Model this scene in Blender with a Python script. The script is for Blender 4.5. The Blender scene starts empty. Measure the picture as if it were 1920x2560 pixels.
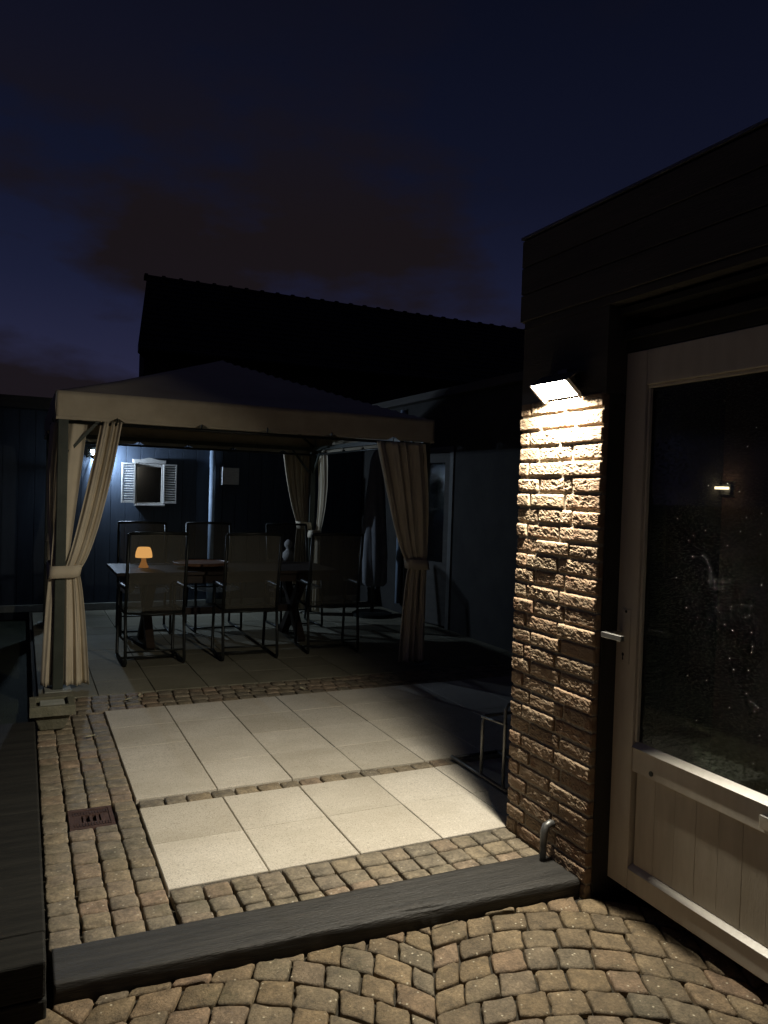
import bpy, bmesh, math, random
from mathutils import Vector, Matrix, noise
random.seed(11)
rnd = random.random
def uni(a, b): return a + (b - a) * rnd()
def R(d): return math.radians(d)
SC = bpy.context.scene
COL = SC.collection

# ---------------------------------------------------------------- camera
cd = bpy.data.cameras.new('camera')
cam = bpy.data.objects.new('camera', cd)
COL.objects.link(cam)
cam.matrix_world = Matrix(((0.90425, -0.018236, -0.426614, -0.52544),
                           (-0.425838, 0.035257, -0.904112, -2.93516),
                           (0.031529, 0.999212, 0.024115, 1.53091),
                           (0, 0, 0, 1)))
cd.sensor_fit = 'HORIZONTAL'
cd.sensor_width = 36.0
cd.lens = 36.0 * 1917.1 / 1920.0
cd.clip_start = 0.05
cd.clip_end = 2000.0
SC.camera = cam

# ---------------------------------------------------------------- world: deep dusk sky with cloud banks
W = bpy.data.worlds.new('World')
SC.world = W
W.use_nodes = True
nt = W.node_tree
nt.nodes.clear()
def wn(t, **k):
    n = nt.nodes.new(t)
    for a, b in k.items(): setattr(n, a, b)
    return n
def wl(a, b): nt.links.new(a, b)
sky = wn('ShaderNodeTexSky', sky_type='NISHITA')
sky.sun_disc = False
sky.sun_elevation = R(-2.5)
sky.sun_rotation = R(-42)
sky.air_density = 1.0
sky.dust_density = 1.4
sky.ozone_density = 3.0
tc = wn('ShaderNodeTexCoord')
mp = wn('ShaderNodeMapping')
mp.inputs['Scale'].default_value = (1.0, 1.0, 2.6)
mp.inputs['Rotation'].default_value = (0.0, 0.0, R(-9.6))
mp.inputs['Location'].default_value = (0.36, 0.1, -0.06)
wl(tc.outputs['Generated'], mp.inputs['Vector'])
cn = wn('ShaderNodeTexNoise')
cn.inputs['Scale'].default_value = 2.6
cn.inputs['Detail'].default_value = 6.0
cn.inputs['Roughness'].default_value = 0.52
wl(mp.outputs[0], cn.inputs['Vector'])
cr = wn('ShaderNodeValToRGB')
cr.color_ramp.elements[0].position = 0.48
cr.color_ramp.elements[0].color = (0, 0, 0, 1)
cr.color_ramp.elements[1].position = 0.58
cr.color_ramp.elements[1].color = (1, 1, 1, 1)
wl(cn.outputs['Fac'], cr.inputs['Fac'])
sx = wn('ShaderNodeSeparateXYZ')
wl(tc.outputs['Generated'], sx.inputs[0])
band = wn('ShaderNodeMapRange', interpolation_type='SMOOTHSTEP')      # cloud banks lie low, the zenith is clear
band.inputs[1].default_value = 0.30
band.inputs[2].default_value = 0.52
band.inputs[3].default_value = 0.92
band.inputs[4].default_value = 0.15
wl(sx.outputs['Z'], band.inputs[0])
cm = wn('ShaderNodeMath', operation='MULTIPLY')
wl(cr.outputs[0], cm.inputs[0]); wl(band.outputs[0], cm.inputs[1])
tint = wn('ShaderNodeMix', data_type='RGBA', blend_type='MULTIPLY')
tint.inputs[0].default_value = 1.0
wl(sky.outputs[0], tint.inputs[6])
tint.inputs[7].default_value = (0.45, 0.38, 0.42, 1)
gr = wn('ShaderNodeValToRGB')                                          # afterglow: lighter towards the horizon
el = gr.color_ramp.elements
el[0].position = 0.0; el[0].color = (0.30, 0.27, 0.62, 1)
el[1].position = 1.0; el[1].color = (0.022, 0.028, 0.08, 1)
for p_, c_ in ((0.13, (0.20, 0.20, 0.50, 1)), (0.24, (0.095, 0.110, 0.30, 1)), (0.36, (0.050, 0.062, 0.165, 1)), (0.55, (0.029, 0.037, 0.095, 1))):
    e_ = el.new(p_); e_.color = c_
wl(sx.outputs['Z'], gr.inputs['Fac'])
sm = wn('ShaderNodeMix', data_type='RGBA', blend_type='ADD')
sm.inputs[0].default_value = 1.0
wl(tint.outputs[2], sm.inputs[6]); wl(gr.outputs[0], sm.inputs[7])
cl = wn('ShaderNodeMix', data_type='RGBA')
wl(cm.outputs[0], cl.inputs[0])
wl(sm.outputs[2], cl.inputs[6])
cl.inputs[7].default_value = (0.105, 0.074, 0.078, 1)                  # cloud undersides, lit by the town
bg = wn('ShaderNodeBackground')
bg.inputs['Strength'].default_value = 0.09
wl(cl.outputs[2], bg.inputs['Color'])
wo = wn('ShaderNodeOutputWorld')
wl(bg.outputs[0], wo.inputs[0])

vs = SC.view_settings
SC.display_settings.display_device = 'sRGB'
vs.view_transform = 'Standard'
vs.look = 'None'
vs.exposure = 0.0
vs.gamma = 1.0
SC.cycles.use_denoising = True
SC.cycles.max_bounces = 8
SC.cycles.transparent_max_bounces = 12
SC.cycles.caustics_reflective = False
SC.cycles.caustics_refractive = False
SC.cycles.sample_clamp_indirect = 4.0

# ---------------------------------------------------------------- materials
MATS = {}
def shader(name):
    m = bpy.data.materials.new(name)
    m.use_nodes = True
    t = m.node_tree
    return m, t, t.nodes['Principled BSDF']
def nd(t, typ, **k):
    n = t.nodes.new(typ)
    for a, b in k.items():
        if a.startswith('i_'):
            n.inputs[int(a[2:])].default_value = b
        else:
            setattr(n, a, b)
    return n
def ramp(t, fac, stops):
    r = t.nodes.new('ShaderNodeValToRGB')
    e = r.color_ramp.elements
    e[0].position, e[0].color = stops[0][0], stops[0][1]
    e[1].position, e[1].color = stops[-1][0], stops[-1][1]
    for p, c in stops[1:-1]:
        x = e.new(p); x.color = c
    t.links.new(fac, r.inputs['Fac'])
    return r.outputs[0]
def c4(c): return (c[0], c[1], c[2], 1.0)
def mixc(t, fac, a, b, mode='MIX'):
    m = t.nodes.new('ShaderNodeMix'); m.data_type = 'RGBA'; m.blend_type = mode
    for s, v in ((0, fac), (6, a), (7, b)):
        if isinstance(v, (int, float)): m.inputs[s].default_value = v
        elif isinstance(v, tuple): m.inputs[s].default_value = v
        else: t.links.new(v, m.inputs[s])
    return m.outputs[2]
def noisy(t, scale, detail=4.0, rough=0.55, stretch=None, coord='Object'):
    tc = t.nodes.new('ShaderNodeTexCoord')
    v = tc.outputs[coord]
    if stretch:
        mp = t.nodes.new('ShaderNodeMapping'); mp.inputs['Scale'].default_value = stretch
        t.links.new(v, mp.inputs['Vector']); v = mp.outputs[0]
    n = t.nodes.new('ShaderNodeTexNoise')
    n.inputs['Scale'].default_value = scale
    n.inputs['Detail'].default_value = detail
    n.inputs['Roughness'].default_value = rough
    t.links.new(v, n.inputs['Vector'])
    return n.outputs['Fac']
def bump(t, b, h, strength, dist=0.01):
    n = t.nodes.new('ShaderNodeBump')
    n.inputs['Strength'].default_value = strength
    n.inputs['Distance'].default_value = dist
    t.links.new(h, n.inputs['Height'])
    t.links.new(n.outputs[0], b.inputs['Normal'])
def simple(name, dark, light, rough=0.6, scale=8.0, bs=0.25, bscale=60.0, spread=0.0, metal=0.0, stretch=None, spec=0.3, bdist=0.01):
    m, t, b = shader(name)
    f = noisy(t, scale, 5.0, 0.6, stretch)
    col = ramp(t, f, ((0.32, c4(dark)), (0.68, c4(light))))
    if spread:
        oi = t.nodes.new('ShaderNodeObjectInfo')
        v = ramp(t, oi.outputs['Random'], ((0.0, (1 - spread, 1 - spread, 1 - spread, 1)), (1.0, (1 + spread, 1 + spread, 1 + spread, 1))))
        col = mixc(t, 1.0, col, v, 'MULTIPLY')
    t.links.new(col, b.inputs['Base Color'])
    b.inputs['Roughness'].default_value = rough
    b.inputs['Metallic'].default_value = metal
    b.inputs['Specular IOR Level'].default_value = spec
    if bs: bump(t, b, noisy(t, bscale, 3.0, 0.6, stretch), bs, bdist)
    MATS[name] = m
    return m
def emit(name, col, strength):
    m = bpy.data.materials.new(name); m.use_nodes = True
    t = m.node_tree; t.nodes.clear()
    e = t.nodes.new('ShaderNodeEmission'); e.inputs[0].default_value = c4(col); e.inputs[1].default_value = strength
    o = t.nodes.new('ShaderNodeOutputMaterial'); t.links.new(e.outputs[0], o.inputs[0])
    MATS[name] = m
    return m

# concrete slab: cream, fine dark and light grains; the ones under the gazebo are darker and more olive
def slab_mat(name, ca, cb, stain):
    m, t, b = shader(name); MATS[name] = m
    base = ramp(t, noisy(t, 2.2, 5.0, 0.6), ((0.3, c4(ca)), (0.7, c4(cb))))
    base = mixc(t, ramp(t, noisy(t, 150.0, 2.0, 0.75), ((0.52, (0, 0, 0, 1)), (0.68, (0.75, 0.75, 0.75, 1)))), base, tuple(c * 0.45 for c in ca) + (1,))
    base = mixc(t, ramp(t, noisy(t, 90.0, 2.0, 0.7), ((0.60, (0, 0, 0, 1)), (0.72, (0.5, 0.5, 0.5, 1)))), base, (min(1, cb[0] * 1.35), min(1, cb[1] * 1.35), min(1, cb[2] * 1.38), 1))
    base = mixc(t, ramp(t, noisy(t, 38.0, 3.0, 0.6), ((0.62, (0, 0, 0, 1)), (0.78, (0.6, 0.6, 0.6, 1)))), base, tuple(c * 0.55 for c in ca) + (1,))
    base = mixc(t, ramp(t, noisy(t, 1.1, 5.0, 0.68, (1.0, 2.4, 1.0)), ((0.44, (0, 0, 0, 1)), (0.70, (0.45, 0.45, 0.45, 1)))), base, c4(stain))
    oi = t.nodes.new('ShaderNodeObjectInfo')
    base = mixc(t, 1.0, base, ramp(t, oi.outputs['Random'], ((0.0, (0.86, 0.85, 0.83, 1)), (1.0, (1.06, 1.06, 1.07, 1)))), 'MULTIPLY')
    t.links.new(base, b.inputs['Base Color'])
    b.inputs['Roughness'].default_value = 0.82
    b.inputs['Specular IOR Level'].default_value = 0.2
    bump(t, b, noisy(t, 160.0, 3.0, 0.7), 0.6, 0.003)
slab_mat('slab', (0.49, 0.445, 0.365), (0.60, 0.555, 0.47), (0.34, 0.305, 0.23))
slab_mat('olive_slab', (0.185, 0.172, 0.122), (0.25, 0.235, 0.175), (0.12, 0.112, 0.072))

# tumbled concrete setts: brown-grey with pale grit
def sett_mat(name, cols, sparkle):
    m, t, b = shader(name); MATS[name] = m
    oi = t.nodes.new('ShaderNodeObjectInfo')
    n = len(cols)
    base = ramp(t, oi.outputs['Random'], tuple((i / (n - 1), c4(c)) for i, c in enumerate(cols)))
    f = noisy(t, 17.0, 5.0, 0.7)
    base = mixc(t, 1.0, base, ramp(t, f, ((0.28, (0.48, 0.48, 0.48, 1)), (0.72, (1.36, 1.33, 1.28, 1)))), 'MULTIPLY')
    g = noisy(t, 95.0, 3.0, 0.7)
    base = mixc(t, 1.0, base, ramp(t, g, ((0.3, (0.62, 0.62, 0.62, 1)), (0.7, (1.3, 1.3, 1.28, 1)))), 'MULTIPLY')
    moss = noisy(t, 5.0, 4.0, 0.6)
    base = mixc(t, ramp(t, moss, ((0.55, (0, 0, 0, 1)), (0.75, (0.40, 0.40, 0.40, 1)))), base, (0.060, 0.062, 0.028, 1))
    tc = t.nodes.new('ShaderNodeTexCoord')
    vo = t.nodes.new('ShaderNodeTexVoronoi'); vo.inputs['Scale'].default_value = 52.0
    t.links.new(tc.outputs['Object'], vo.inputs['Vector'])
    pick = ramp(t, vo.outputs['Color'], ((0.72, (0, 0, 0, 1)), (0.75, (1, 1, 1, 1))))
    core = ramp(t, vo.outputs['Distance'], ((0.10, (1, 1, 1, 1)), (0.24, (0, 0, 0, 1))))
    pk = mixc(t, 1.0, pick, core, 'MULTIPLY')
    base = mixc(t, pk, base, c4(sparkle))
    t.links.new(base, b.inputs['Base Color'])
    b.inputs['Roughness'].default_value = 0.62
    b.inputs['Specular IOR Level'].default_value = 0.35
    bump(t, b, noisy(t, 110.0, 5.0, 0.75), 1.0, 0.006)
sett_mat('sett', ((0.224, 0.165, 0.094), (0.163, 0.127, 0.083), (0.248, 0.186, 0.111), (0.177, 0.149, 0.104), (0.254, 0.177, 0.116), (0.203, 0.156, 0.092)), (0.62, 0.55, 0.40))
sett_mat('edge_sett', ((0.262, 0.212, 0.143), (0.220, 0.189, 0.143), (0.297, 0.220, 0.156), (0.237, 0.202, 0.147), (0.205, 0.179, 0.138), (0.279, 0.228, 0.156)), (0.55, 0.50, 0.40))

# hand-formed brick
m, t, b = shader('brick'); MATS['brick'] = m
oi = t.nodes.new('ShaderNodeObjectInfo')
base = ramp(t, oi.outputs['Random'], ((0.0, (0.297, 0.208, 0.135, 1)), (0.25, (0.344, 0.260, 0.173, 1)), (0.5, (0.267, 0.172, 0.108, 1)), (0.75, (0.323, 0.232, 0.154, 1)), (1.0, (0.249, 0.180, 0.119, 1))))
f = noisy(t, 26.0, 5.0, 0.7)
base = mixc(t, ramp(t, f, ((0.45, (0, 0, 0, 1)), (0.75, (0.7, 0.7, 0.7, 1)))), base, (0.396, 0.324, 0.231, 1))
f = noisy(t, 9.0, 4.0, 0.6)
base = mixc(t, ramp(t, f, ((0.56, (0, 0, 0, 1)), (0.8, (0.75, 0.75, 0.75, 1)))), base, (0.172, 0.068, 0.039, 1))
t.links.new(base, b.inputs['Base Color'])
b.inputs['Roughness'].default_value = 0.9
b.inputs['Specular IOR Level'].default_value = 0.15
bump(t, b, noisy(t, 120.0, 4.0, 0.7, (1, 1, 1.8)), 0.8, 0.004)

simple('mortar', (0.30, 0.26, 0.20), (0.44, 0.39, 0.30), 0.95, 30.0, 0.9, 90.0)
simple('joint_sand', (0.030, 0.026, 0.019), (0.055, 0.046, 0.032), 0.95, 30.0, 0.8, 120.0)
simple('sleeper', (0.020, 0.019, 0.017), (0.042, 0.039, 0.034), 0.52, 5.0, 0.5, 30.0, 0.0, 0.0, (0.6, 9.0, 6.0), 0.35)
simple('sleeper_cut', (0.028, 0.026, 0.023), (0.062, 0.056, 0.048), 0.5, 14.0, 0.6, 60.0, 0.0, 0.0, (0.5, 7.0, 6.0), 0.4)
simple('dark_sleeper', (0.008, 0.008, 0.007), (0.019, 0.018, 0.015), 0.75, 5.0, 0.5, 30.0, 0.0, 0.0, (0.6, 6.0, 6.0), 0.25)  # darker tone of the sleeper timber, for the raised bed
simple('soil', (0.008, 0.007, 0.005), (0.020, 0.016, 0.011), 0.95, 20.0, 1.0, 60.0)
simple('lawn', (0.010, 0.014, 0.006), (0.022, 0.028, 0.012), 0.9, 3.0, 0.6, 80.0)
simple('white_paint', (0.52, 0.475, 0.385), (0.60, 0.555, 0.46), 0.5, 6.0, 0.15, 60.0, 0.0, 0.0, (3.0, 3.0, 0.7), 0.4, 0.004)
simple('panel_paint', (0.40, 0.355, 0.275), (0.51, 0.46, 0.37), 0.48, 4.0, 0.2, 50.0, 0.05, 0.0, (4.0, 4.0, 0.7), 0.45, 0.004)
simple('grey_paint', (0.10, 0.098, 0.09), (0.14, 0.137, 0.125), 0.5, 8.0, 0.1, 60.0)
simple('bead_paint', (0.62, 0.58, 0.50), (0.72, 0.68, 0.60), 0.35, 20.0, 0.1, 90.0)
simple('dark_cladding', (0.060, 0.055, 0.047), (0.085, 0.077, 0.066), 0.7, 3.0, 0.3, 40.0, 0.12, 0.0, (1.0, 0.5, 9.0))
simple('dark_render', (0.026, 0.025, 0.023), (0.040, 0.038, 0.034), 0.85, 4.0, 0.4, 90.0)
simple('blue_boards', (0.026, 0.036, 0.053), (0.038, 0.051, 0.072), 0.65, 4.0, 0.2, 50.0, 0.10, 0.0, (6.0, 6.0, 0.6))
simple('dark_metal', (0.018, 0.020, 0.018), (0.034, 0.036, 0.033), 0.42, 20.0, 0.1, 80.0, 0.0, 0.5)
simple('post_paint', (0.035, 0.042, 0.032), (0.055, 0.062, 0.048), 0.45, 9.0, 0.1, 80.0)
simple('steel', (0.55, 0.54, 0.50), (0.68, 0.67, 0.63), 0.28, 30.0, 0.05, 120.0, 0.0, 0.9)
simple('grey_metal', (0.13, 0.13, 0.125), (0.20, 0.20, 0.19), 0.45, 20.0, 0.1, 90.0, 0.0, 0.7)
simple('rusty_iron', (0.050, 0.028, 0.022), (0.090, 0.052, 0.042), 0.7, 25.0, 0.6, 90.0, 0.0, 0.3)
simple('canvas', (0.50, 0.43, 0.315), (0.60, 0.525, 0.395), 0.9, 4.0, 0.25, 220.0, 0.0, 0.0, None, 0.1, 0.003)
simple('dimmed_canvas', (0.36, 0.31, 0.225), (0.45, 0.39, 0.29), 0.9, 4.0, 0.25, 220.0, 0.0, 0.0, None, 0.1, 0.003)  # canvas cloth again, its colour darkened for the weaker light on the valance
simple('roof_canvas', (0.50, 0.43, 0.32), (0.60, 0.525, 0.40), 0.9, 2.2, 0.25, 160.0, 0.0, 0.0, None, 0.1, 0.003)
simple('planter_stone', (0.10, 0.098, 0.064), (0.165, 0.155, 0.110), 0.9, 9.0, 0.5, 60.0)
simple('pale_stone', (0.24, 0.25, 0.21), (0.34, 0.345, 0.30), 0.8, 12.0, 0.4, 80.0)
simple('white_plastic', (0.62, 0.62, 0.62), (0.74, 0.74, 0.74), 0.4, 12.0, 0.05, 80.0)
simple('shutter_wood', (0.34, 0.32, 0.295), (0.48, 0.455, 0.42), 0.75, 25.0, 0.3, 70.0, 0.0, 0.0, (1, 1, 4))
simple('table_wood', (0.022, 0.014, 0.010), (0.042, 0.027, 0.018), 0.55, 7.0, 0.2, 50.0, 0.0, 0.0, (0.6, 8, 6))
simple('tray_wood', (0.20, 0.105, 0.062), (0.30, 0.165, 0.10), 0.45, 9.0, 0.2, 60.0, 0.0, 0.0, (1, 6, 1))
simple('roof_tile', (0.012, 0.011, 0.011), (0.024, 0.021, 0.020), 0.8, 5.0, 0.6, 40.0)
simple('old_brickwork', (0.030, 0.020, 0.016), (0.050, 0.034, 0.027), 0.9, 6.0, 0.4, 60.0)
simple('pink_wall', (0.16, 0.095, 0.075), (0.20, 0.12, 0.095), 0.8, 4.0, 0.1, 60.0)
simple('interior_dark', (0.030, 0.028, 0.026), (0.045, 0.042, 0.039), 0.9, 4.0, 0.1, 60.0)
simple('cover_cloth', (0.16, 0.165, 0.17), (0.22, 0.225, 0.235), 0.85, 6.0, 0.3, 120.0)
simple('leaf', (0.30, 0.28, 0.18), (0.46, 0.43, 0.30), 0.7, 30.0, 0.3, 90.0)
simple('pipe_blue', (0.26, 0.33, 0.42), (0.32, 0.40, 0.50), 0.5, 10.0, 0.1, 80.0)
simple('lamp_body', (0.10, 0.10, 0.10), (0.16, 0.16, 0.16), 0.4, 20.0, 0.05, 90.0, 0.0, 0.6)
simple('cushion_cloth', (0.60, 0.62, 0.66), (0.72, 0.74, 0.78), 0.8, 14.0, 0.3, 120.0)
simple('lampshade_base', (0.55, 0.30, 0.10), (0.65, 0.38, 0.15), 0.5, 12.0, 0.1, 90.0)
emit('flood_led', (1.0, 0.925, 0.775), 1650.0)
emit('spot_led', (0.60, 0.77, 1.0), 4200.0)
emit('shade_glow', (1.0, 0.50, 0.145), 1.55)
emit('base_glow', (1.0, 0.40, 0.09), 0.42)
emit('hall_glow', (1.0, 0.66, 0.48), 14.0)

# woven sling fabric: part of the light passes between the threads
m, t, b = shader('sling_mesh'); MATS['sling_mesh'] = m
b.inputs['Base Color'].default_value = (0.085, 0.080, 0.060, 1)
b.inputs['Roughness'].default_value = 0.75
tr = t.nodes.new('ShaderNodeBsdfTransparent')
tr.inputs[0].default_value = (0.95, 0.95, 0.95, 1)
mx = t.nodes.new('ShaderNodeMixShader'); mx.inputs[0].default_value = 0.44
o = t.nodes['Material Output']
t.links.new(b.outputs[0], mx.inputs[1]); t.links.new(tr.outputs[0], mx.inputs[2]); t.links.new(mx.outputs[0], o.inputs[0])

# hammered door glass: rippled, half clear, mirror-like at the surface
def rippled(name, sx_, sz_, strength, tintc, ior=1.5, dist=0.004):
    m = bpy.data.materials.new(name); m.use_nodes = True; MATS[name] = m
    t = m.node_tree; t.nodes.clear()
    o = t.nodes.new('ShaderNodeOutputMaterial')
    gl = t.nodes.new('ShaderNodeBsdfGlossy'); gl.inputs['Roughness'].default_value = 0.03
    gl.inputs[0].default_value = (0.9, 0.95, 0.95, 1)
    tr = t.nodes.new('ShaderNodeBsdfTransparent'); tr.inputs[0].default_value = c4(tintc)
    fr = t.nodes.new('ShaderNodeFresnel'); fr.inputs[0].default_value = ior
    mx = t.nodes.new('ShaderNodeMixShader')
    t.links.new(fr.outputs[0], mx.inputs[0]); t.links.new(tr.outputs[0], mx.inputs[1]); t.links.new(gl.outputs[0], mx.inputs[2])
    t.links.new(mx.outputs[0], o.inputs[0])
    a = noisy(t, 1.0, 2.0, 0.5, (1.0, sx_, sz_))
    a = ramp(t, a, ((0.53, (0, 0, 0, 1)), (0.72, (1, 1, 1, 1))))      # flat glass with scattered pressed dimples
    bn = t.nodes.new('ShaderNodeBump'); bn.inputs['Strength'].default_value = strength; bn.inputs['Distance'].default_value = dist
    t.links.new(a, bn.inputs['Height']); t.links.new(bn.outputs[0], gl.inputs['Normal'])
    return m
rippled('door_glass', 70.0, 190.0, 1.0, (0.40, 0.45, 0.41), 1.42, 0.0024)
rippled('side_glass', 70.0, 30.0, 0.6, (0.35, 0.38, 0.38))
m, t, b = shader('mirror_pane'); MATS['mirror_pane'] = m
b.inputs['Base Color'].default_value = (0.010, 0.010, 0.010, 1); b.inputs['Roughness'].default_value = 0.12

# ---------------------------------------------------------------- mesh helpers
class MB:
    def __init__(s): s.v = []; s.f = []
    def add(s, vs, fs):
        o = len(s.v); s.v += [tuple(p) for p in vs]; s.f += [tuple(i + o for i in q) for q in fs]
        return s
    def box(s, x0, x1, y0, y1, z0, z1):
        vs = [(x, y, z) for z in (z0, z1) for y in (y0, y1) for x in (x0, x1)]
        return s.add(vs, [(0, 2, 3, 1), (4, 5, 7, 6), (0, 1, 5, 4), (2, 6, 7, 3), (0, 4, 6, 2), (1, 3, 7, 5)])
    def tube(s, pts, r, n=8, cap=True):
        pts = [Vector(p) for p in pts]; rings = []; up = None
        for i, p in enumerate(pts):
            a = pts[max(0, i - 1)]; c = pts[min(len(pts) - 1, i + 1)]
            d = (c - a).normalized()
            if up is None:
                up = Vector((0, 0, 1)) if abs(d.z) < 0.9 else Vector((1, 0, 0))
            u = d.cross(up)
            if u.length < 1e-6: u = d.orthogonal()
            u.normalize(); w = u.cross(d); up = w
            rr = r[i] if isinstance(r, (list, tuple)) else r
            rings.append([p + (u * math.cos(2 * math.pi * k / n) + w * math.sin(2 * math.pi * k / n)) * rr for k in range(n)])
        vs = [q for g in rings for q in g]; fs = []
        for i in range(len(rings) - 1):
            for k in range(n):
                k2 = (k + 1) % n
                fs.append((i * n + k, i * n + k2, (i + 1) * n + k2, (i + 1) * n + k))
        if cap:
            fs.append(tuple(range(n))[::-1]); fs.append(tuple((len(rings) - 1) * n + k for k in range(n)))
        return s.add(vs, fs)
    def bar(s, p, q, w, h=None):
        h = h or w
        p = Vector(p); q = Vector(q); d = (q - p).normalized()
        up = Vector((0, 0, 1)) if abs(d.z) < 0.95 else Vector((0, 1, 0))
        u = d.cross(up).normalized(); v = u.cross(d)
        vs = [c + u * (a * w / 2) + v * (b_ * h / 2) for c in (p, q) for a, b_ in ((-1, -1), (1, -1), (1, 1), (-1, 1))]
        return s.add(vs, [(0, 1, 2, 3), (7, 6, 5, 4), (0, 4, 5, 1), (1, 5, 6, 2), (2, 6, 7, 3), (3, 7, 4, 0)])
    def lathe(s, prof, c=(0, 0, 0), n=20):
        vs = []; fs = []
        for r, z in prof:
            for k in range(n):
                a = 2 * math.pi * k / n; vs.append((c[0] + r * math.cos(a), c[1] + r * math.sin(a), c[2] + z))
        for i in range(len(prof) - 1):
            for k in range(n):
                k2 = (k + 1) % n
                fs.append((i * n + k, i * n + k2, (i + 1) * n + k2, (i + 1) * n + k))
        return s.add(vs, fs)
    def grid(s, nu, nv, fn):
        vs = [fn(i / nu, j / nv) for j in range(nv + 1) for i in range(nu + 1)]
        fs = [(j * (nu + 1) + i, j * (nu + 1) + i + 1, (j + 1) * (nu + 1) + i + 1, (j + 1) * (nu + 1) + i) for j in range(nv) for i in range(nu)]
        return s.add(vs, fs)
ORG = {}
def link(name, data, parent=None):
    o = bpy.data.objects.new(name, data); COL.objects.link(o)
    if parent is not None: o.parent = parent
    return o
def build(name, mb, mat, parent=None, origin=None, smooth=False, bevel=0.0, solid=0.0, fix=False):
    org = ORG[parent.name] if parent is not None else Vector(origin or (0, 0, 0))
    me = bpy.data.meshes.new(name)
    me.from_pydata([tuple(Vector(p) - org) for p in mb.v], [], mb.f)
    if fix:
        b_ = bmesh.new(); b_.from_mesh(me); bmesh.ops.recalc_face_normals(b_, faces=b_.faces); b_.to_mesh(me); b_.free()
    me.materials.append(MATS[mat])
    if smooth:
        me.polygons.foreach_set('use_smooth', [True] * len(me.polygons))
    me.update()
    o = link(name, me, parent)
    if parent is None: o.location = org
    ORG[o.name] = org
    if bevel:
        md = o.modifiers.new('bevel', 'BEVEL'); md.width = bevel; md.segments = 2; md.limit_method = 'ANGLE'
    if solid:
        md = o.modifiers.new('solid', 'SOLIDIFY'); md.thickness = solid; md.offset = 0.0
    return o
def box(name, x0, x1, y0, y1, z0, z1, mat, parent=None, bevel=0.0):
    return build(name, MB().box(x0, x1, y0, y1, z0, z1), mat, parent, None if parent else ((x0 + x1) / 2, (y0 + y1) / 2, z0), bevel=bevel)
def tag(o, label, cat, group=None):
    o['label'] = label; o['category'] = cat
    if group: o['group'] = group
    return o
def thing(name, loc, label, cat, group=None):
    o = link(name, None); o.location = loc; o.empty_display_size = 0.1
    ORG[o.name] = Vector(loc)
    return tag(o, label, cat, group)
def structure(o):
    o['kind'] = 'structure'; return o

# ---------------------------------------------------------------- ground and beds
structure(build('ground', MB().add([(-400, -300, -0.13), (400, -300, -0.13), (400, 500, -0.13), (-400, 500, -0.13)], [(0, 1, 2, 3)]), 'lawn', None, (0, 0, -0.13)))
TB = 1.536            # face of the brick pillar
RX = 3.90             # face of the recessed wall
BACK = 7.20           # face of the garden house
def bed(name, x0, x1, y0, y1, top, bottom=-0.125):
    return structure(build(name, MB().box(x0, x1, y0, y1, bottom, top), 'joint_sand', None, ((x0 + x1) / 2, (y0 + y1) / 2, bottom)))

# ---------------------------------------------------------------- setts
def clip(poly, a, b):
    """keep the part of poly on the left of the line a -> b"""
    out = []
    n = len(poly)
    def side(p): return (b[0] - a[0]) * (p[1] - a[1]) - (b[1] - a[1]) * (p[0] - a[0])
    for i in range(n):
        p, q = poly[i], poly[(i + 1) % n]
        sp, sq = side(p), side(q)
        if sp >= 0: out.append(p)
        if (sp >= 0) != (sq >= 0):
            u = sp / (sp - sq); out.append((p[0] + (q[0] - p[0]) * u, p[1] + (q[1] - p[1]) * u))
    return out
def area(poly):
    return 0.5 * sum(poly[i][0] * poly[(i + 1) % len(poly)][1] - poly[(i + 1) % len(poly)][0] * poly[i][1] for i in range(len(poly)))
def sett(name, poly, top, mat, parent, gap=0.005, jit=0.003, rnd_=0.10, proud=0.004, tilt=0.03):
    if len(poly) < 3: return None
    if area(poly) < 0: poly = poly[::-1]
    if area(poly) < 0.0011: return None
    cx = sum(p[0] for p in poly) / len(poly); cy = sum(p[1] for p in poly) / len(poly)
    ins = []
    for p in poly:
        d = Vector((cx - p[0], cy - p[1])); l = max(d.length, 1e-5)
        k = min(gap * 1.4, l * 0.4)
        ins.append((p[0] + d.x / l * k, p[1] + d.y / l * k))
    pts = []
    n = len(ins)
    for i in range(n):
        a, p, b_ = Vector(ins[i - 1]), Vector(ins[i]), Vector(ins[(i + 1) % n])
        k1 = rnd_ * uni(0.5, 1.25); k2 = rnd_ * uni(0.5, 1.25)
        pts.append(p + (a - p) * k1); pts.append(p + (b_ - p) * k2)
        if (b_ - p).length > 0.05: pts.append(p + (b_ - p) * uni(0.42, 0.58))
    pts = [(p.x + uni(-jit, jit), p.y + uni(-jit, jit)) for p in pts]
    tx, ty, tz = uni(-tilt, tilt), uni(-tilt, tilt), uni(-proud, proud)
    def z(x, y, d): return top + tz + (x - cx) * tx + (y - cy) * ty - d
    def ring(s_, d):
        out = []
        for x, y in pts:
            v = Vector((cx - x, cy - y)); l = max(v.length, 1e-5); k = min(s_, l * 0.6)
            X, Y = x + v.x / l * k, y + v.y / l * k
            out.append((X, Y, z(X, Y, d)))
        return out
    m_ = len(pts); vs = []
    for s_, d in ((0.0, 0.045), (0.0, 0.008), (0.0025, 0.0025), (0.009, 0.0)): vs += ring(s_, d)
    vs.append((cx, cy, z(cx, cy, -0.0015)))
    fs = []
    for r_ in range(3):
        for i in range(m_):
            j = (i + 1) % m_
            fs.append((r_ * m_ + i, r_ * m_ + j, (r_ + 1) * m_ + j, (r_ + 1) * m_ + i))
    for i in range(m_): fs.append((3 * m_ + i, 3 * m_ + (i + 1) % m_, 4 * m_))
    return build(name, MB().add(vs, fs), mat, parent, smooth=True)

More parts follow.
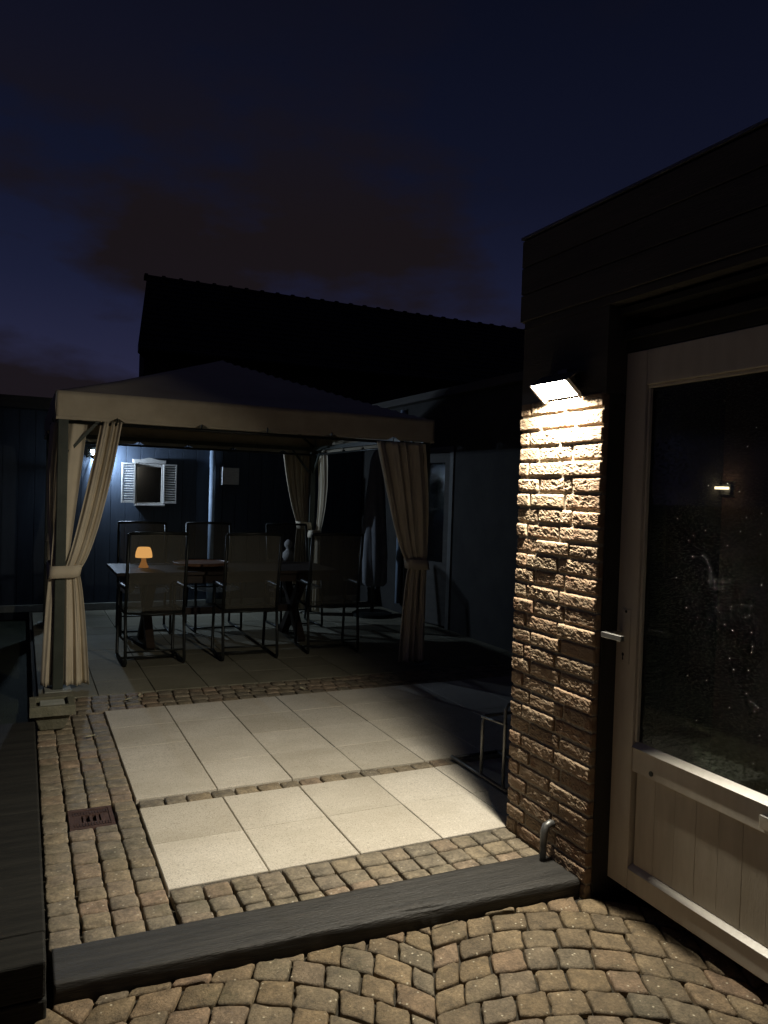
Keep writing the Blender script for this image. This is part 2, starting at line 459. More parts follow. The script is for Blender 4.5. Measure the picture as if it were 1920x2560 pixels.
# lower courtyard: setts laid in segmental arcs
BEAM = ((-0.418, -0.455), (1.56, -0.536))       # front foot of the step
yard = bed('courtyard', -1.6, 1.77, -2.9, -0.30, -0.074)
ARC_R, ARC_W = 0.92, 1.05
U = Vector((0.894, -0.447)); V_ = Vector((0.447, 0.894))
half = math.asin(ARC_W / 2 / ARC_R)
count = 0
for arc in range(-2, 3):
    uc = 0.475 + ARC_W * arc
    na = 9
    for k in range(-34, 8):
        v0 = -0.96 + 0.117 * k + (0.03 if arc % 2 else 0.0)
        sh = uni(-0.25, 0.25)
        edges = [-1.0] + [(-1 + 2 * (i + sh + uni(-0.10, 0.10)) / na) for i in range(1, na)] + [1.0]
        for i in range(na):
            q = []
            for e, dv in ((edges[i], 0.0), (edges[i + 1], 0.0), (edges[i + 1], 0.117), (edges[i], 0.117)):
                th = e * half
                p = U * (uc + ARC_R * math.sin(th)) + V_ * (v0 + dv + ARC_R * (math.cos(th) - 0.8))
                q.append((p.x, p.y))
            cx = sum(p[0] for p in q) / 4; cy = sum(p[1] for p in q) / 4
            if not (-0.75 < cx < 1.80 and -1.75 < cy < -0.40): continue
            q = clip(q, BEAM[1], BEAM[0])
            q = clip(q, (1.765, -3.0), (1.765, 0.0)); q = clip(q, (3.0, -0.57), (1.54, -0.57)) if cx > 1.50 else q
            if cx + 0.42 * cy < -1.35: continue
            if sett('cobble', q, -0.052, 'sett', yard, gap=0.0034, jit=0.004): count += 1
print('courtyard setts', count)

# terrace: big cream slabs, crossed by rows of setts
terrace = bed('terrace', -0.43, RX, -0.24, BACK, -0.030)
S = 0.40
Y_F, Y_M, Y_B = 0.0, 0.912, 2.945
def slab(x0, x1, y0, y1):
    g = 0.0022
    dz = uni(-0.0012, 0.0012)
    a, b_, c_, d_ = x0 + g + uni(0, 0.001), x1 - g, y0 + g * 0.45, y1 - g * 0.45
    k = 0.003
    vs = [(a, c_, -0.04), (b_, c_, -0.04), (b_, d_, -0.04), (a, d_, -0.04),
          (a, c_, dz - k), (b_, c_, dz - k), (b_, d_, dz - k), (a, d_, dz - k),
          (a + k, c_ + k * 0.5, dz), (b_ - k, c_ + k * 0.5, dz), (b_ - k, d_ - k * 0.5, dz), (a + k, d_ - k * 0.5, dz)]
    fs = []
    for r_ in (0, 4):
        for i in range(4):
            j = (i + 1) % 4; fs.append((r_ + i, r_ + j, r_ + 4 + j, r_ + 4 + i))
    fs.append((8, 9, 10, 11))
    build('paving_slab', MB().add(vs, fs), 'slab' if y0 < 2.6 else 'olive_slab', terrace)
def rows(y0, n, c0, c1):
    for r_ in range(n):
        for c in range(c0, c1):
            x0, x1 = c * S, (c + 1) * S
            if y0 + r_ * S + S > BACK: continue
            slab(x0, min(x1, RX - 0.005), y0 + r_ * S, y0 + r_ * S + S)
rows(Y_F, 2, 0, 4); rows(Y_F + 0.0, 2, 4, 10)
rows(Y_M, 4, 0, 10)
rows(Y_B, 10, -1, 10)
DR = (-0.312, -0.112, 0.672, 0.905)          # drain opening
edging = structure(build('cobble_edging', MB().box(-0.44, 0.0, -0.23, 2.5, -0.12, -0.026), 'joint_sand', None, (-0.2, 1.0, -0.12)))
BB = ((-0.43, -0.2475), (1.545, -0.2855))    # back edge of the step
xs = [-0.424, -0.316, -0.212, -0.108, -0.004]
n1 = 0
for c in range(4):
    y = -0.30 + uni(0, 0.05)
    while y < 2.50:
        l = uni(0.088, 0.118)
        y1 = min(y + l, 2.50)
        q = [(xs[c] + uni(-.003, .003), y), (xs[c + 1] + uni(-.003, .003), y), (xs[c + 1] + uni(-.003, .003), y1), (xs[c] + uni(-.003, .003), y1)]
        y = y1
        cx, cy = (q[0][0] + q[1][0]) / 2, (q[0][1] + q[2][1]) / 2
        if DR[0] - 0.02 < cx < DR[1] + 0.02 and DR[2] - 0.045 < cy < DR[3] + 0.045:
            if cy < (DR[2] + DR[3]) / 2: q = [(p[0], min(p[1], DR[2])) for p in q]
            else: q = [(p[0], max(p[1], DR[3])) for p in q]
        q = clip(q, BB[0], BB[1])
        if sett('cobble', q, 0.0, 'edge_sett', edging, gap=0.0036, jit=0.0025, rnd_=0.08, tilt=0.02): n1 += 1
brk = [0.004]
while brk[-1] < 1.54: brk.append(brk[-1] + uni(0.096, 0.122))
for r_ in range(3):
    bi = 0; x = brk[0]
    y1 = -0.006 - r_ * 0.103; y0 = y1 - 0.103
    while x < 1.54:
        bi += 1; x1 = (brk[bi] if bi < len(brk) else x + 0.1) + uni(-0.006, 0.006)
        q = [(x, y0), (x1, y0), (x1 + uni(-.003, .003), y1), (x + uni(-.003, .003), y1)]
        x = x1
        q = clip(q, BB[0], BB[1]); q = clip(q, (1.53, -1), (1.53, 1))
        if sett('cobble', q, 0.0, 'edge_sett', edging, gap=0.0042, jit=0.003, rnd_=0.09, tilt=0.02): n1 += 1
bandg = structure(build('cobble_band', MB().box(-0.44, RX, 2.515, 2.94, -0.12, -0.027), 'joint_sand', None, (1.7, 2.7, -0.12)))
n2 = 0
x = 0.006
while x < RX - 0.02:
    x1 = x + uni(0.098, 0.125)
    if sett('cobble', [(x, 0.806), (x1, 0.806), (x1, 0.907), (x, 0.907)], -0.003, 'edge_sett', bandg, gap=0.0036, jit=0.0025, rnd_=0.08, tilt=0.02): n2 += 1
    x = x1
for r_ in range(4):
    y0 = 2.515 + r_ * 0.1065
    x = -0.42 + uni(0, 0.06)
    while x < RX - 0.02:
        x1 = x + uni(0.098, 0.125)
        if sett('cobble', [(x, y0), (x1, y0), (x1, y0 + 0.1065), (x, y0 + 0.1065)], -0.002, 'edge_sett', bandg, gap=0.0036, jit=0.0025, rnd_=0.08, tilt=0.02): n2 += 1
        x = x1
print('edging', n1, 'band', n2)

# ---------------------------------------------------------------- the house on the right
house = thing('house', (1.7, -0.5, -0.06), 'dark flat-roofed house with brick pillar and pale half-glazed door', 'house')
pillar = build('brick_pillar', MB().box(TB + 0.011, 1.90, -0.552, -0.008, -0.12, 1.945), 'mortar', house)
CH = 0.0682
def brick(y0, y1, z0, z1, i):
    nu, nv = 40, 14
    ox = uni(-0.004, 0.005); seed = Vector((rnd() * 50, rnd() * 50, rnd() * 50)); ramp_ = uni(-0.02, 0.02); tw = uni(-0.03, 0.03)
    crink = uni(0.5, 1.3)
    def fn(u, v):
        y = y0 + (y1 - y0) * u; z = z0 + (z1 - z0) * v
        e = min(u, 1 - u) * (y1 - y0); g = min(v, 1 - v) * (z1 - z0)
        edge = max(0.0, 1 - e / 0.007) ** 2 * 0.006 + max(0.0, 1 - g / 0.007) ** 2 * 0.006
        p = Vector((y * 30 + z * 9, z * 70, 0)) + seed
        n_ = noise.fractal(p, 0.7, 2.1, 4) * 0.0015 * crink
        w = noise.noise(Vector((y * 30, z * 26, 3.0)) + seed)
        ridge = (1 - abs(noise.noise(Vector((y * 42 + w * 1.2, z * 125 + w * 2.6, 0)) + seed)) * 2.2)
        ridge = max(0.0, ridge) ** 3 * 0.0030 * crink
        j = noise.noise(Vector((y * 40, z * 40, 9)) + seed) * 0.0028
        rim = 1.0 if (u in (0, 1) or v in (0, 1)) else 0.0
        return (TB + ox + edge + (z - z0) * ramp_ + (y - y0) * tw * 0.3 - n_ + ridge * (1 - rim), y + (j if u in (0, 1) else 0), z + (j * 0.9 if v in (0, 1) else 0) + (y - y0) * tw * 0.12)
    mb = MB().grid(nu, nv, fn)
    rim = [i_ for i_ in range(nu + 1)] + [(nu + 1) * j + nu for j in range(1, nv + 1)] + [(nu + 1) * nv + i_ for i_ in range(nu - 1, -1, -1)] + [(nu + 1) * j for j in range(nv - 1, 0, -1)]
    base_ = len(mb.v)
    mb.v += [(TB + 0.085, mb.v[k][1], mb.v[k][2]) for k in rim]
    n = len(rim)
    mb.f += [(rim[k], base_ + k, base_ + (k + 1) % n, rim[(k + 1) % n]) for k in range(n)]
    build('brick', mb, 'brick', pillar, smooth=False, fix=True)
z = -0.075; i = 0
while z < 1.93:
    wid = (0.145, 0.22, 0.195) if i % 2 == 0 else (0.085, 0.225, 0.25)
    y = 0.0
    tot = sum(wid)
    for k, w in enumerate(wid):
        w = w * 0.56 / tot + (uni(-0.012, 0.012) if k < 2 else 0)
        yb = -0.56 if k == 2 else y - w
        brick(yb + 0.005, y - 0.005 + (0.005 if k == 0 else 0), z + uni(0, .003), z + CH - uni(0.009, 0.014), i)
        y = yb
    z += CH; i += 1

# return walls, recess and roof edge
build('side_wall', MB().box(1.91, RX, -0.30, -0.02, -0.12, 2.66), 'dark_render', house)
build('recess_wall', MB().box(RX, RX + 0.25, -0.02, 4.60, -0.12, 2.66).box(RX, RX + 0.25, 5.56, 9.0, -0.12, 2.66).box(RX, RX + 0.25, 4.60, 5.56, 2.10, 2.66), 'dark_render', house)
build('front_wall', MB().box(1.63, 1.90, -4.5, -1.605, -0.12, 2.299).box(1.64, 1.90, -1.604, -0.567, 2.255, 2.299), 'dark_render', house)
build('pillar_board', MB().box(1.541, 1.90, -0.566, -0.004, 1.953, 2.299), 'dark_cladding', house)
fas = build('roof_fascia', MB().box(1.543, 1.62, -4.6, 0.014, 2.33, 2.71), 'dark_cladding', house)
for k in range(3):
    build('fascia_board', MB().box(1.530, 1.543, -4.61, 0.018, 2.335 + k * 0.124, 2.335 + k * 0.124 + 0.119), 'dark_cladding', fas, bevel=0.002)
build('roof_edge_trim', MB().box(1.524, 1.62, -4.62, 0.024, 2.711, 2.722), 'grey_metal', fas)
build('flat_roof', MB().box(1.625, 6.5, -4.6, 0.02, 2.62, 2.705).box(RX - 0.10, 6.5, 0.021, 9.0, 2.665, 2.75), 'dark_cladding', house)
build('soffit', MB().box(1.537, 1.625, -4.5, -0.01, 2.300, 2.329), 'dark_cladding', house)
build('door_lintel', MB().box(1.61, 1.68, -1.60, -0.568, 2.165, 2.199), 'dark_render', house)
build('ledge_trim', MB().box(1.585, 1.639, -1.60, -0.568, 2.262, 2.285), 'dark_render', house)

# half-glazed front door
DX = 1.640
DL, GL, DR_ = -0.567, -0.677, -1.50
door = build('entrance_door', MB().box(DX + 0.004, DX + 0.046, -1.38, GL, 0.480, 0.574), 'white_paint', house, bevel=0.003)
def dp(name, y0, y1, z0, z1, x0=0.0, x1=0.05, mat='white_paint', bevel=0.004):
    return build(name, MB().box(DX + x0, DX + x1, y0, y1, z0, z1), mat, door, bevel=bevel)
dp('stile', GL, DL, 0.014, 2.118)
dp('stile', DR_, -1.382, 0.014, 2.118)
dp('top_rail', -1.381, GL - 0.001, 1.981, 2.118)
dp('bottom_rail', -1.381, GL - 0.001, 0.014, 0.096)
dp('glass_pane', -1.379, GL - 0.002, 0.583, 1.980, 0.026, 0.032, 'door_glass', 0)
def bead(y0, y1, z0, z1): dp('glazing_bead', y0, y1, z0, z1, 0.010, 0.0255, 'white_paint', 0.002)
bead(-1.381, GL - 0.001, 1.969, 1.9805)
bead(GL - 0.013, GL - 0.001, 0.596, 1.968)
bead(-1.381, -1.369, 0.596, 1.968)
def wedge(name, z0, h_):
    w = MB().add([(DX - 0.004, -1.411, z0), (DX + 0.0255, -1.411, z0 + h_), (DX + 0.0255, GL - 0.001, z0 + h_), (DX - 0.004, GL - 0.001, z0), (DX + 0.0255, -1.411, z0 - 0.0005), (DX + 0.0255, GL - 0.001, z0 - 0.0005)],
                 [(0, 3, 2, 1), (0, 4, 5, 3), (0, 1, 4), (3, 5, 2), (1, 2, 5, 4)])
    build(name, w, 'bead_paint', door, fix=True)
wedge('window_sill', 0.5755, 0.019)
wedge('weather_bar', 0.0975, 0.016)
y = GL - 0.011
k = 0
while y > -1.37:
    y1 = max(y - 0.098, -1.378)
    dp('plank', y1 + 0.0003, y - 0.0003, 0.114, 0.479, 0.020 + 0.0004 * (k % 2), 0.040, 'panel_paint', 0.0012)
    y = y1; k += 1
# handle plate, lever, keyhole, screws
build('lock_plate', MB().box(DX - 0.004, DX - 0.0002, -0.645, -0.600, 0.890, 1.105), 'white_paint', door, bevel=0.002)
lev = MB().tube([(DX - 0.004, -0.598, 1.006), (DX - 0.084, -0.598, 1.007), (DX - 0.090, -0.603, 1.007)], [0.010, 0.010, 0.010], 10)
lev.box(DX - 0.100, DX - 0.082, -0.700, -0.590, 0.996, 1.016)
build('lever_handle', lev, 'steel', door, bevel=0.003)
kx = DX - 0.0046
build('keyhole', MB().add([(kx, -0.612 + 0.007 * math.cos(2 * math.pi * i / 12), 0.925 + 0.007 * math.sin(2 * math.pi * i / 12)) for i in range(12)], [tuple(range(12))[::-1]])
      .add([(kx, -0.616, 0.903), (kx, -0.608, 0.903), (kx, -0.610, 0.921), (kx, -0.614, 0.921)], [(3, 2, 1, 0)]), 'dark_metal', door)
build('screw_cap', MB().tube([(DX - 0.003, -0.622, 1.096), (DX - 0.006, -0.622, 1.096)], 0.006, 10), 'dark_metal', door)
build('screw_cap', MB().tube([(DX + 0.005, -0.778, 0.503), (DX + 0.0005, -0.778, 0.503)], 0.010, 10), 'dark_metal', door)
build('letter_flap', MB().box(DX - 0.010, DX + 0.003, -1.33, -1.257, 0.497, 0.540), 'steel', door, bevel=0.003)
build('door_frame', MB().box(1.565, 1.72, -0.5665, -0.5605, -0.075, 1.95).box(1.63, 1.76, -1.60, -1.505, -0.07, 2.25).box(1.636, 1.76, -1.504, -0.568, 2.122, 2.164), 'dark_render', house)  # first box: thin dark liner added to darken the pillar's reveal
build('threshold', MB().box(1.77, 1.90, -1.60, -0.562, -0.11, 0.005), 'dark_render', house)
# hall behind the door glass
build('hall_partition', MB().box(2.46, 2.52, -1.55, -0.32, -0.1, 2.3), 'pink_wall', house)
build('hall_room', MB().box(1.77, 2.459, -1.63, -1.605, -0.1, 2.3).box(1.77, 2.459, -1.569, -0.565, -0.10, -0.05).box(1.91, 2.459, -0.34, -0.305, -0.1, 2.3).box(1.77, 2.459, -1.569, -0.345, 2.21, 2.30), 'interior_dark', house)
# glazed side door in the recess, a little ajar, with its frame
gd = build('side_door', MB().box(RX - 0.02, RX + 0.05, 4.605, 4.68, 0.0, 2.095).box(RX - 0.02, RX + 0.05, 5.48, 5.555, 0.0, 2.095).box(RX - 0.02, RX + 0.05, 4.681, 5.479, 2.03, 2.095), 'grey_paint', house)
HZ = Vector((RX + 0.05, 4.69, 0)); AD = Vector((-0.214, 0.977, 0)).normalized(); AN = Vector((-AD.y, AD.x, 0))
def leafbox(a0, a1, z0, z1, n0, n1):
    vs = []
    for z_ in (z0, z1):
        for a_, n_ in ((a0, n0), (a1, n0), (a1, n1), (a0, n1)):
            p = HZ + AD * a_ + AN * n_; vs.append((p.x, p.y, z_))
    return MB().add(vs, [(3, 2, 1, 0), (4, 5, 6, 7), (0, 1, 5, 4), (1, 2, 6, 5), (2, 3, 7, 6), (3, 0, 4, 7)])
lf = leafbox(0.0, 0.11, 0.02, 2.02, 0, 0.045)
for a_ in ((0.68, 0.79, 0.02, 2.02), (0.111, 0.679, 0.02, 0.75), (0.111, 0.679, 1.91, 2.02)):
    q = leafbox(a_[0], a_[1], a_[2], a_[3], 0, 0.045); lf.add(q.v, q.f)
build('door_leaf', lf, 'dark_cladding', gd)
build('glass_pane', leafbox(0.112, 0.678, 0.751, 1.909, 0.018, 0.024), 'side_glass', gd)
p = HZ + AD * 0.735 + AN * 0.085
build('lever_handle', MB().tube([tuple(HZ + AD * 0.735 + AN * 0.046 + Vector((0, 0, 1.0))), tuple(p + Vector((0, 0, 1.0))), tuple(p - AD * 0.11 + Vector((0, 0, 0.985)))], 0.011, 8), 'steel', gd)
build('downpipe', MB().tube([(RX - 0.045, 5.86, 0.13), (RX - 0.045, 5.86, 2.6)], 0.036, 10), 'pipe_blue', house, smooth=True)

# small warm lamp on the hall wall
hl = thing('hall_lamp', (2.455, -0.40, 1.6), 'small warm wall lamp glowing behind the rippled door glass', 'lamp')
build('lamp_bar', MB().box(2.395, 2.440, -0.395, -0.352, 1.600, 1.612), 'hall_glow', hl)
build('mount', MB().box(2.4405, 2.459, -0.40, -0.345, 1.575, 1.625), 'lamp_body', hl)

# ---------------------------------------------------------------- floodlight on the pillar
fl = thing('wall_floodlight', (TB, -0.315, 1.93), 'small tilted floodlight glaring white at the top of the brick pillar', 'floodlight')
Y0, Y1 = -0.432, -0.198
PI_ = Vector((1.519, 0, 1.955)); PO = Vector((1.451, 0, 2.012))       # lower inner and upper outer edge of the lit face
dn = (PO - PI_).normalized(); nn = Vector((-dn.z, 0, dn.x))
if nn.z > 0: nn = -nn
def fp(a, y, n_): 
    p = PI_ + dn * a + nn * n_; return (p.x, y, p.z)
L = (PO - PI_).length
mb = MB().add([fp(0.006, Y0 + .008, 0), fp(L - .006, Y0 + .008, 0), fp(L - .006, Y1 - .008, 0), fp(0.006, Y1 - .008, 0)], [(0, 1, 2, 3)])
me = build('light_panel', mb, 'flood_led', fl)
nrm = me.data.polygons[0].normal
if nrm.z > 0: me.data.flip_normals()
hb = MB()
hv = [fp(0, Y0, -0.003), fp(L, Y0, -0.003), fp(L, Y1, -0.003), fp(0, Y1, -0.003),
      (1.535, Y0 + .02, 1.975), (1.500, Y0 + .02, 2.050), (1.500, Y1 - .02, 2.050), (1.535, Y1 - .02, 1.975)]
hb.add(hv, [(0, 1, 2, 3), (4, 7, 6, 5), (0, 4, 5, 1), (1, 5, 6, 2), (2, 6, 7, 3), (3, 7, 4, 0)])
build('housing', hb, 'lamp_body', fl, fix=True)
for ys, ye in ((Y0 - 0.006, Y0 + 0.002), (Y1 - 0.002, Y1 + 0.012)):
    f_ = MB().add([fp(-0.012, ys, -0.010), fp(L + 0.004, ys, -0.010), fp(L + 0.004, ye, -0.010), fp(-0.012, ye, -0.010),
                   fp(-0.012, ys, 0.004), fp(L + 0.004, ys, 0.004), fp(L + 0.004, ye, 0.004), fp(-0.012, ye, 0.004)],
                  [(0, 3, 2, 1), (4, 5, 6, 7), (0, 1, 5, 4), (1, 2, 6, 5), (2, 3, 7, 6), (3, 0, 4, 7)])
    build('side_flange', f_, 'white_plastic', fl, fix=True)
build('hood', MB().add([fp(L, Y0 - .004, -0.004), fp(L, Y1 + .004, -0.004), (1.505, Y1 + .004, 2.056), (1.505, Y0 - .004, 2.056),
                        fp(L + .003, Y0 - .004, 0.0), fp(L + .003, Y1 + .004, 0.0), (1.536, Y1 + .004, 2.060), (1.536, Y0 - .004, 2.060)],
                       [(0, 1, 2, 3), (4, 7, 6, 5), (0, 4, 5, 1), (1, 5, 6, 2), (2, 6, 7, 3), (3, 7, 4, 0)]), 'lamp_body', fl, fix=True)
build('bracket', MB().box(1.520, 1.545, -0.345, -0.285, 1.985, 2.075), 'lamp_body', fl)

# pipe stub at the foot of the pillar
stub = MB().tube([(1.55, -0.345, 0.150), (1.520, -0.345, 0.158), (1.500, -0.345, 0.150), (1.490, -0.345, 0.125), (1.488, -0.345, 0.07), (1.488, -0.344, 0.004)], [0.015, 0.016, 0.017, 0.017, 0.015, 0.013], 10)
tag(build('pipe_stub', stub, 'grey_metal', None, (1.488, -0.345, 0.004), smooth=True), 'short bent metal pipe stub at the foot of the brick pillar', 'pipe')

# ---------------------------------------------------------------- timber step
def beam_profile():
    pts = [(0.0, -0.11), (0.0, -0.012), (0.006, -0.002), (0.014, 0.003)]
    pts += [(0.06 + 0.70 * i / 8, 0.004) for i in range(9)]
    pts += [(0.77 + 0.19 * i / 19, 0.004) for i in range(20)]
    pts += [(0.972, 0.002), (0.985, -0.003), (0.995, -0.010), (1.0, -0.020), (1.0, -0.035), (0.995, -0.055), (0.985, -0.075), (0.97, -0.105)]
    return pts
mb = MB(); prof = beam_profile(); NX = 260; npf = len(prof)
for i in range(NX + 1):
    u = i / NX; x = -0.412 + 1.944 * u
    yb = BB[0][1] + (BB[1][1] - BB[0][1]) * u; yf = BEAM[0][1] + (BEAM[1][1] - BEAM[0][1]) * u + 0.004
    wav = noise.fractal(Vector((x * 14, 3, 0)), 0.9, 2.0, 3)
    chip = math.exp(-((x - 0.86) / 0.10) ** 2)                       # splintered corner
    wear = 0.35 + 0.65 * max(0.0, noise.noise(Vector((x * 2.2, 5, 0))) + 0.3)
    wc = 0.865 + 0.05 * math.sin((x - 0.70) * 7.0) + 0.012 * wav     # line of the split
    open_ = math.exp(-((x - 0.83) / 0.13) ** 4)
    for w, z_ in prof:
        y_ = yb + (yf - yb) * w
        k = noise.fractal(Vector((x * 3.0, w * 9, z_ * 30)), 1.0, 2.0, 3)
        grain = noise.noise(Vector((x * 2.5, w * 55, z_ * 60))) * 0.0011
        y_ += k * 0.003 * (1 if w > 0.5 else 0.3) + noise.noise(Vector((x * 1.4, 7, 0))) * 0.006 * w
        zz = z_ + k * 0.0014 + grain
        front = max(0.0, (w - 0.90) / 0.1)
        if z_ > -0.04:
            zz -= front ** 2 * 0.009 * wear * (1 + 0.8 * wav)
            zz -= open_ * 0.011 * math.exp(-((w - wc) / 0.014) ** 2)
            if w > wc: zz -= chip * 0.0085 * (1 + 0.5 * wav) * min(1.0, (w - wc) / 0.03)
            if w > 0.96: y_ += chip * 0.004 * (0.6 + 0.4 * wav)
        mb.v.append((x, y_, zz))
for i in range(NX):
    for j in range(npf - 1):
        mb.f.append((i * npf + j, (i + 1) * npf + j, (i + 1) * npf + j + 1, i * npf + j + 1))
mb.f.append(tuple(range(npf))); mb.f.append(tuple(NX * npf + j for j in range(npf))[::-1])
step = tag(build('timber_step', mb, 'sleeper', None, (0.55, -0.39, -0.11), smooth=True, fix=True), 'long black timber sleeper forming the step between terrace and courtyard', 'sleeper')

# ---------------------------------------------------------------- raised bed of black sleepers on the left
rb = thing('raised_bed', (-0.8, 0.8, -0.06), 'low raised bed edged with black timber sleepers beside the cobbled strip', 'raised bed')
for k in range(2):
    z0 = -0.10 + k * 0.115
    for a_, b_ in ((-0.345, 0.62), (0.625, 1.98)):
        build('sleeper', MB().box(-0.625, -0.432 - 0.003 * k, a_, b_, z0, z0 + 0.112), 'dark_sleeper', rb, bevel=0.008)
    build('sleeper', MB().box(-1.75, -0.434 - 0.003 * k, -0.52, -0.350, z0, z0 + 0.112), 'dark_sleeper', rb, bevel=0.008)
    build('sleeper', MB().box(-1.75, -0.630, 1.80, 1.98, z0, z0 + 0.112), 'dark_sleeper', rb, bevel=0.008)
build('soil', MB().grid(14, 20, lambda u, v: (-1.9 + 1.275 * u, -0.349 + 2.14 * v, 0.07 + 0.02 * noise.noise(Vector((u * 9, v * 14, 2))))), 'soil', rb, smooth=True)

# stone planter at the far end of the cobbled strip
pl = thing('stone_planter', (-0.335, 2.25, 0.0), 'squat square stone planter with a thick rim below the tied curtain', 'planter')
def taper(cx, cy, a, z0, b_, z1):
    vs = [(cx + sx_ * a, cy + sy * a, z0) for sx_, sy in ((-1, -1), (1, -1), (1, 1), (-1, 1))] + [(cx + sx_ * b_, cy + sy * b_, z1) for sx_, sy in ((-1, -1), (1, -1), (1, 1), (-1, 1))]
    return vs, [(3, 2, 1, 0), (0, 1, 5, 4), (1, 2, 6, 5), (2, 3, 7, 6), (3, 0, 4, 7), (4, 5, 6, 7)]
mb = MB(); mb.add(*taper(-0.335, 2.25, 0.070, 0.004, 0.105, 0.105)); build('pot', mb, 'planter_stone', pl, bevel=0.008)
mb = MB()
for q in ((-0.465, -0.205, 2.115, 2.155), (-0.465, -0.205, 2.345, 2.385), (-0.465, -0.425, 2.156, 2.344), (-0.245, -0.205, 2.156, 2.344)): mb.box(q[0], q[1], q[2], q[3], 0.106, 0.168)
build('rim', mb, 'planter_stone', pl, bevel=0.004)
build('soil', MB().grid(6, 6, lambda u, v: (-0.424 + .178 * u, 2.157 + .186 * v, 0.135 + 0.008 * noise.noise(Vector((u * 5, v * 5, 0))))), 'soil', pl)
tag(build('stone_plate', MB().box(-0.405, -0.262, 2.19, 2.32, 0.145, 0.158), 'pale_stone', None, (-0.33, 2.25, 0.145), bevel=0.004), 'flat pale stone lying on the soil in the square planter', 'stone')

# drain grating in the cobbled strip
dr = thing('drain_grate', ((DR[0] + DR[1]) / 2, (DR[2] + DR[3]) / 2, -0.03), 'rusty rectangular drain grating set into the cobbled strip', 'drain')
a0, a1, b0, b1 = DR[0] + .003, DR[1] - .003, DR[2] + .003, DR[3] - .003
mb = MB().box(a0, a1, b0, b0 + .02, -.04, -.004).box(a0, a1, b1 - .02, b1, -.04, -.004).box(a0, a0 + .018, b0 + .0205, b1 - .0205, -.04, -.004).box(a1 - .018, a1, b0 + .0205, b1 - .0205, -.04, -.004)
build('frame', mb, 'rusty_iron', dr, bevel=0.002)
mb = MB().box(a0 + .0185, a1 - .0185, b0 + .0205, b0 + .075, -.03, -.008).box(a0 + .0185, a1 - .0185, b1 - .075, b1 - .0205, -.03, -.008)
mb.box(a0 + .0185, a0 + .055, b0 + .0755, b1 - .0755, -.03, -.008).box(a1 - .055, a1 - .0185, b0 + .0755, b1 - .0755, -.03, -.008)
build('plate', mb, 'rusty_iron', dr)
for k in range(3):
    x_ = a0 + .055 + (a1 - a0 - .11) * (k + 0.5) / 3
    build('slat', MB().box(x_ - .006, x_ + .006, b0 + .0755, b1 - .0755, -.03, -.010), 'rusty_iron', dr)
for k in range(13):
    x_ = a0 + .024 + (a1 - a0 - .048) * k / 12
    for yy in (b0 + .030, b1 - .066): build('rib', MB().box(x_ - .0035, x_ + .0035, yy, yy + .036, -.0078, -.0045), 'rusty_iron', dr)

# fallen leaves on the setts
for (x_, y_, a_, where) in ((0.18, 2.72, 0.3, 'on the far cobbled band, close to its slab corner'), (0.27, 2.80, 1.2, 'on the far cobbled band beside another leaf'), (-0.13, 1.95, 0.1, 'on the cobbled strip beyond the drain grating'), (1.45, 2.62, 2.0, 'far along the dark cobbled band')):
    mb = MB()
    vs = []; nL = 7
    for i in range(nL + 1):
        u = i / nL; w = math.sin(math.pi * u) ** 0.7 * 0.011 + 0.0006
        for s_ in (-1, 0, 1):
            px, py = (u - .5) * 0.055, s_ * w
            vs.append((x_ + px * math.cos(a_) - py * math.sin(a_), y_ + px * math.sin(a_) + py * math.cos(a_), 0.008 + 0.006 * abs(s_) + 0.008 * u * u))
    fs = []
    for i in range(nL):
        for k in (0, 1): fs.append((i * 3 + k, (i + 1) * 3 + k, (i + 1) * 3 + k + 1, i * 3 + k + 1))
    tag(build('fallen_leaf', MB().add(vs, fs), 'leaf', None, (x_, y_, 0.008), solid=0.001), 'small pale dry leaf ' + where, 'leaf', 'fallen leaves on the cobbles')

# bicycle stand in the dark recess
bs = thing('bicycle_stand', (1.76, 0.55, 0.0), 'low thin metal bicycle stand in the dark recess behind the pillar', 'bike stand')
build('floor_frame', MB().tube([(1.75, 0.30, 0.022), (1.75, 0.86, 0.022)], 0.011, 8).tube([(2.05, 0.30, 0.022), (2.05, 0.86, 0.022)], 0.011, 8).tube([(1.75, 0.84, 0.022), (2.05, 0.84, 0.022)], 0.011, 8).tube([(1.75, 0.31, 0.022), (2.05, 0.31, 0.022)], 0.011, 8), 'grey_metal', bs, smooth=True)
for x_, y_, h_ in ((1.75, 0.55, 0.345), (1.75, 0.34, 0.46)):
    build('upright', MB().tube([(x_, y_, 0.03), (x_, y_, h_ - .03), (x_ + .015, y_, h_), (x_ + 0.29, y_, h_), (x_ + .30, y_, h_ - .03), (x_ + 0.30, y_, 0.03)], 0.009, 8), 'grey_metal', bs, smooth=True)
build('top_rail', MB().tube([(1.75, 0.56, 0.34), (1.75, 0.33, 0.36)], 0.008, 8), 'grey_metal', bs, smooth=True)

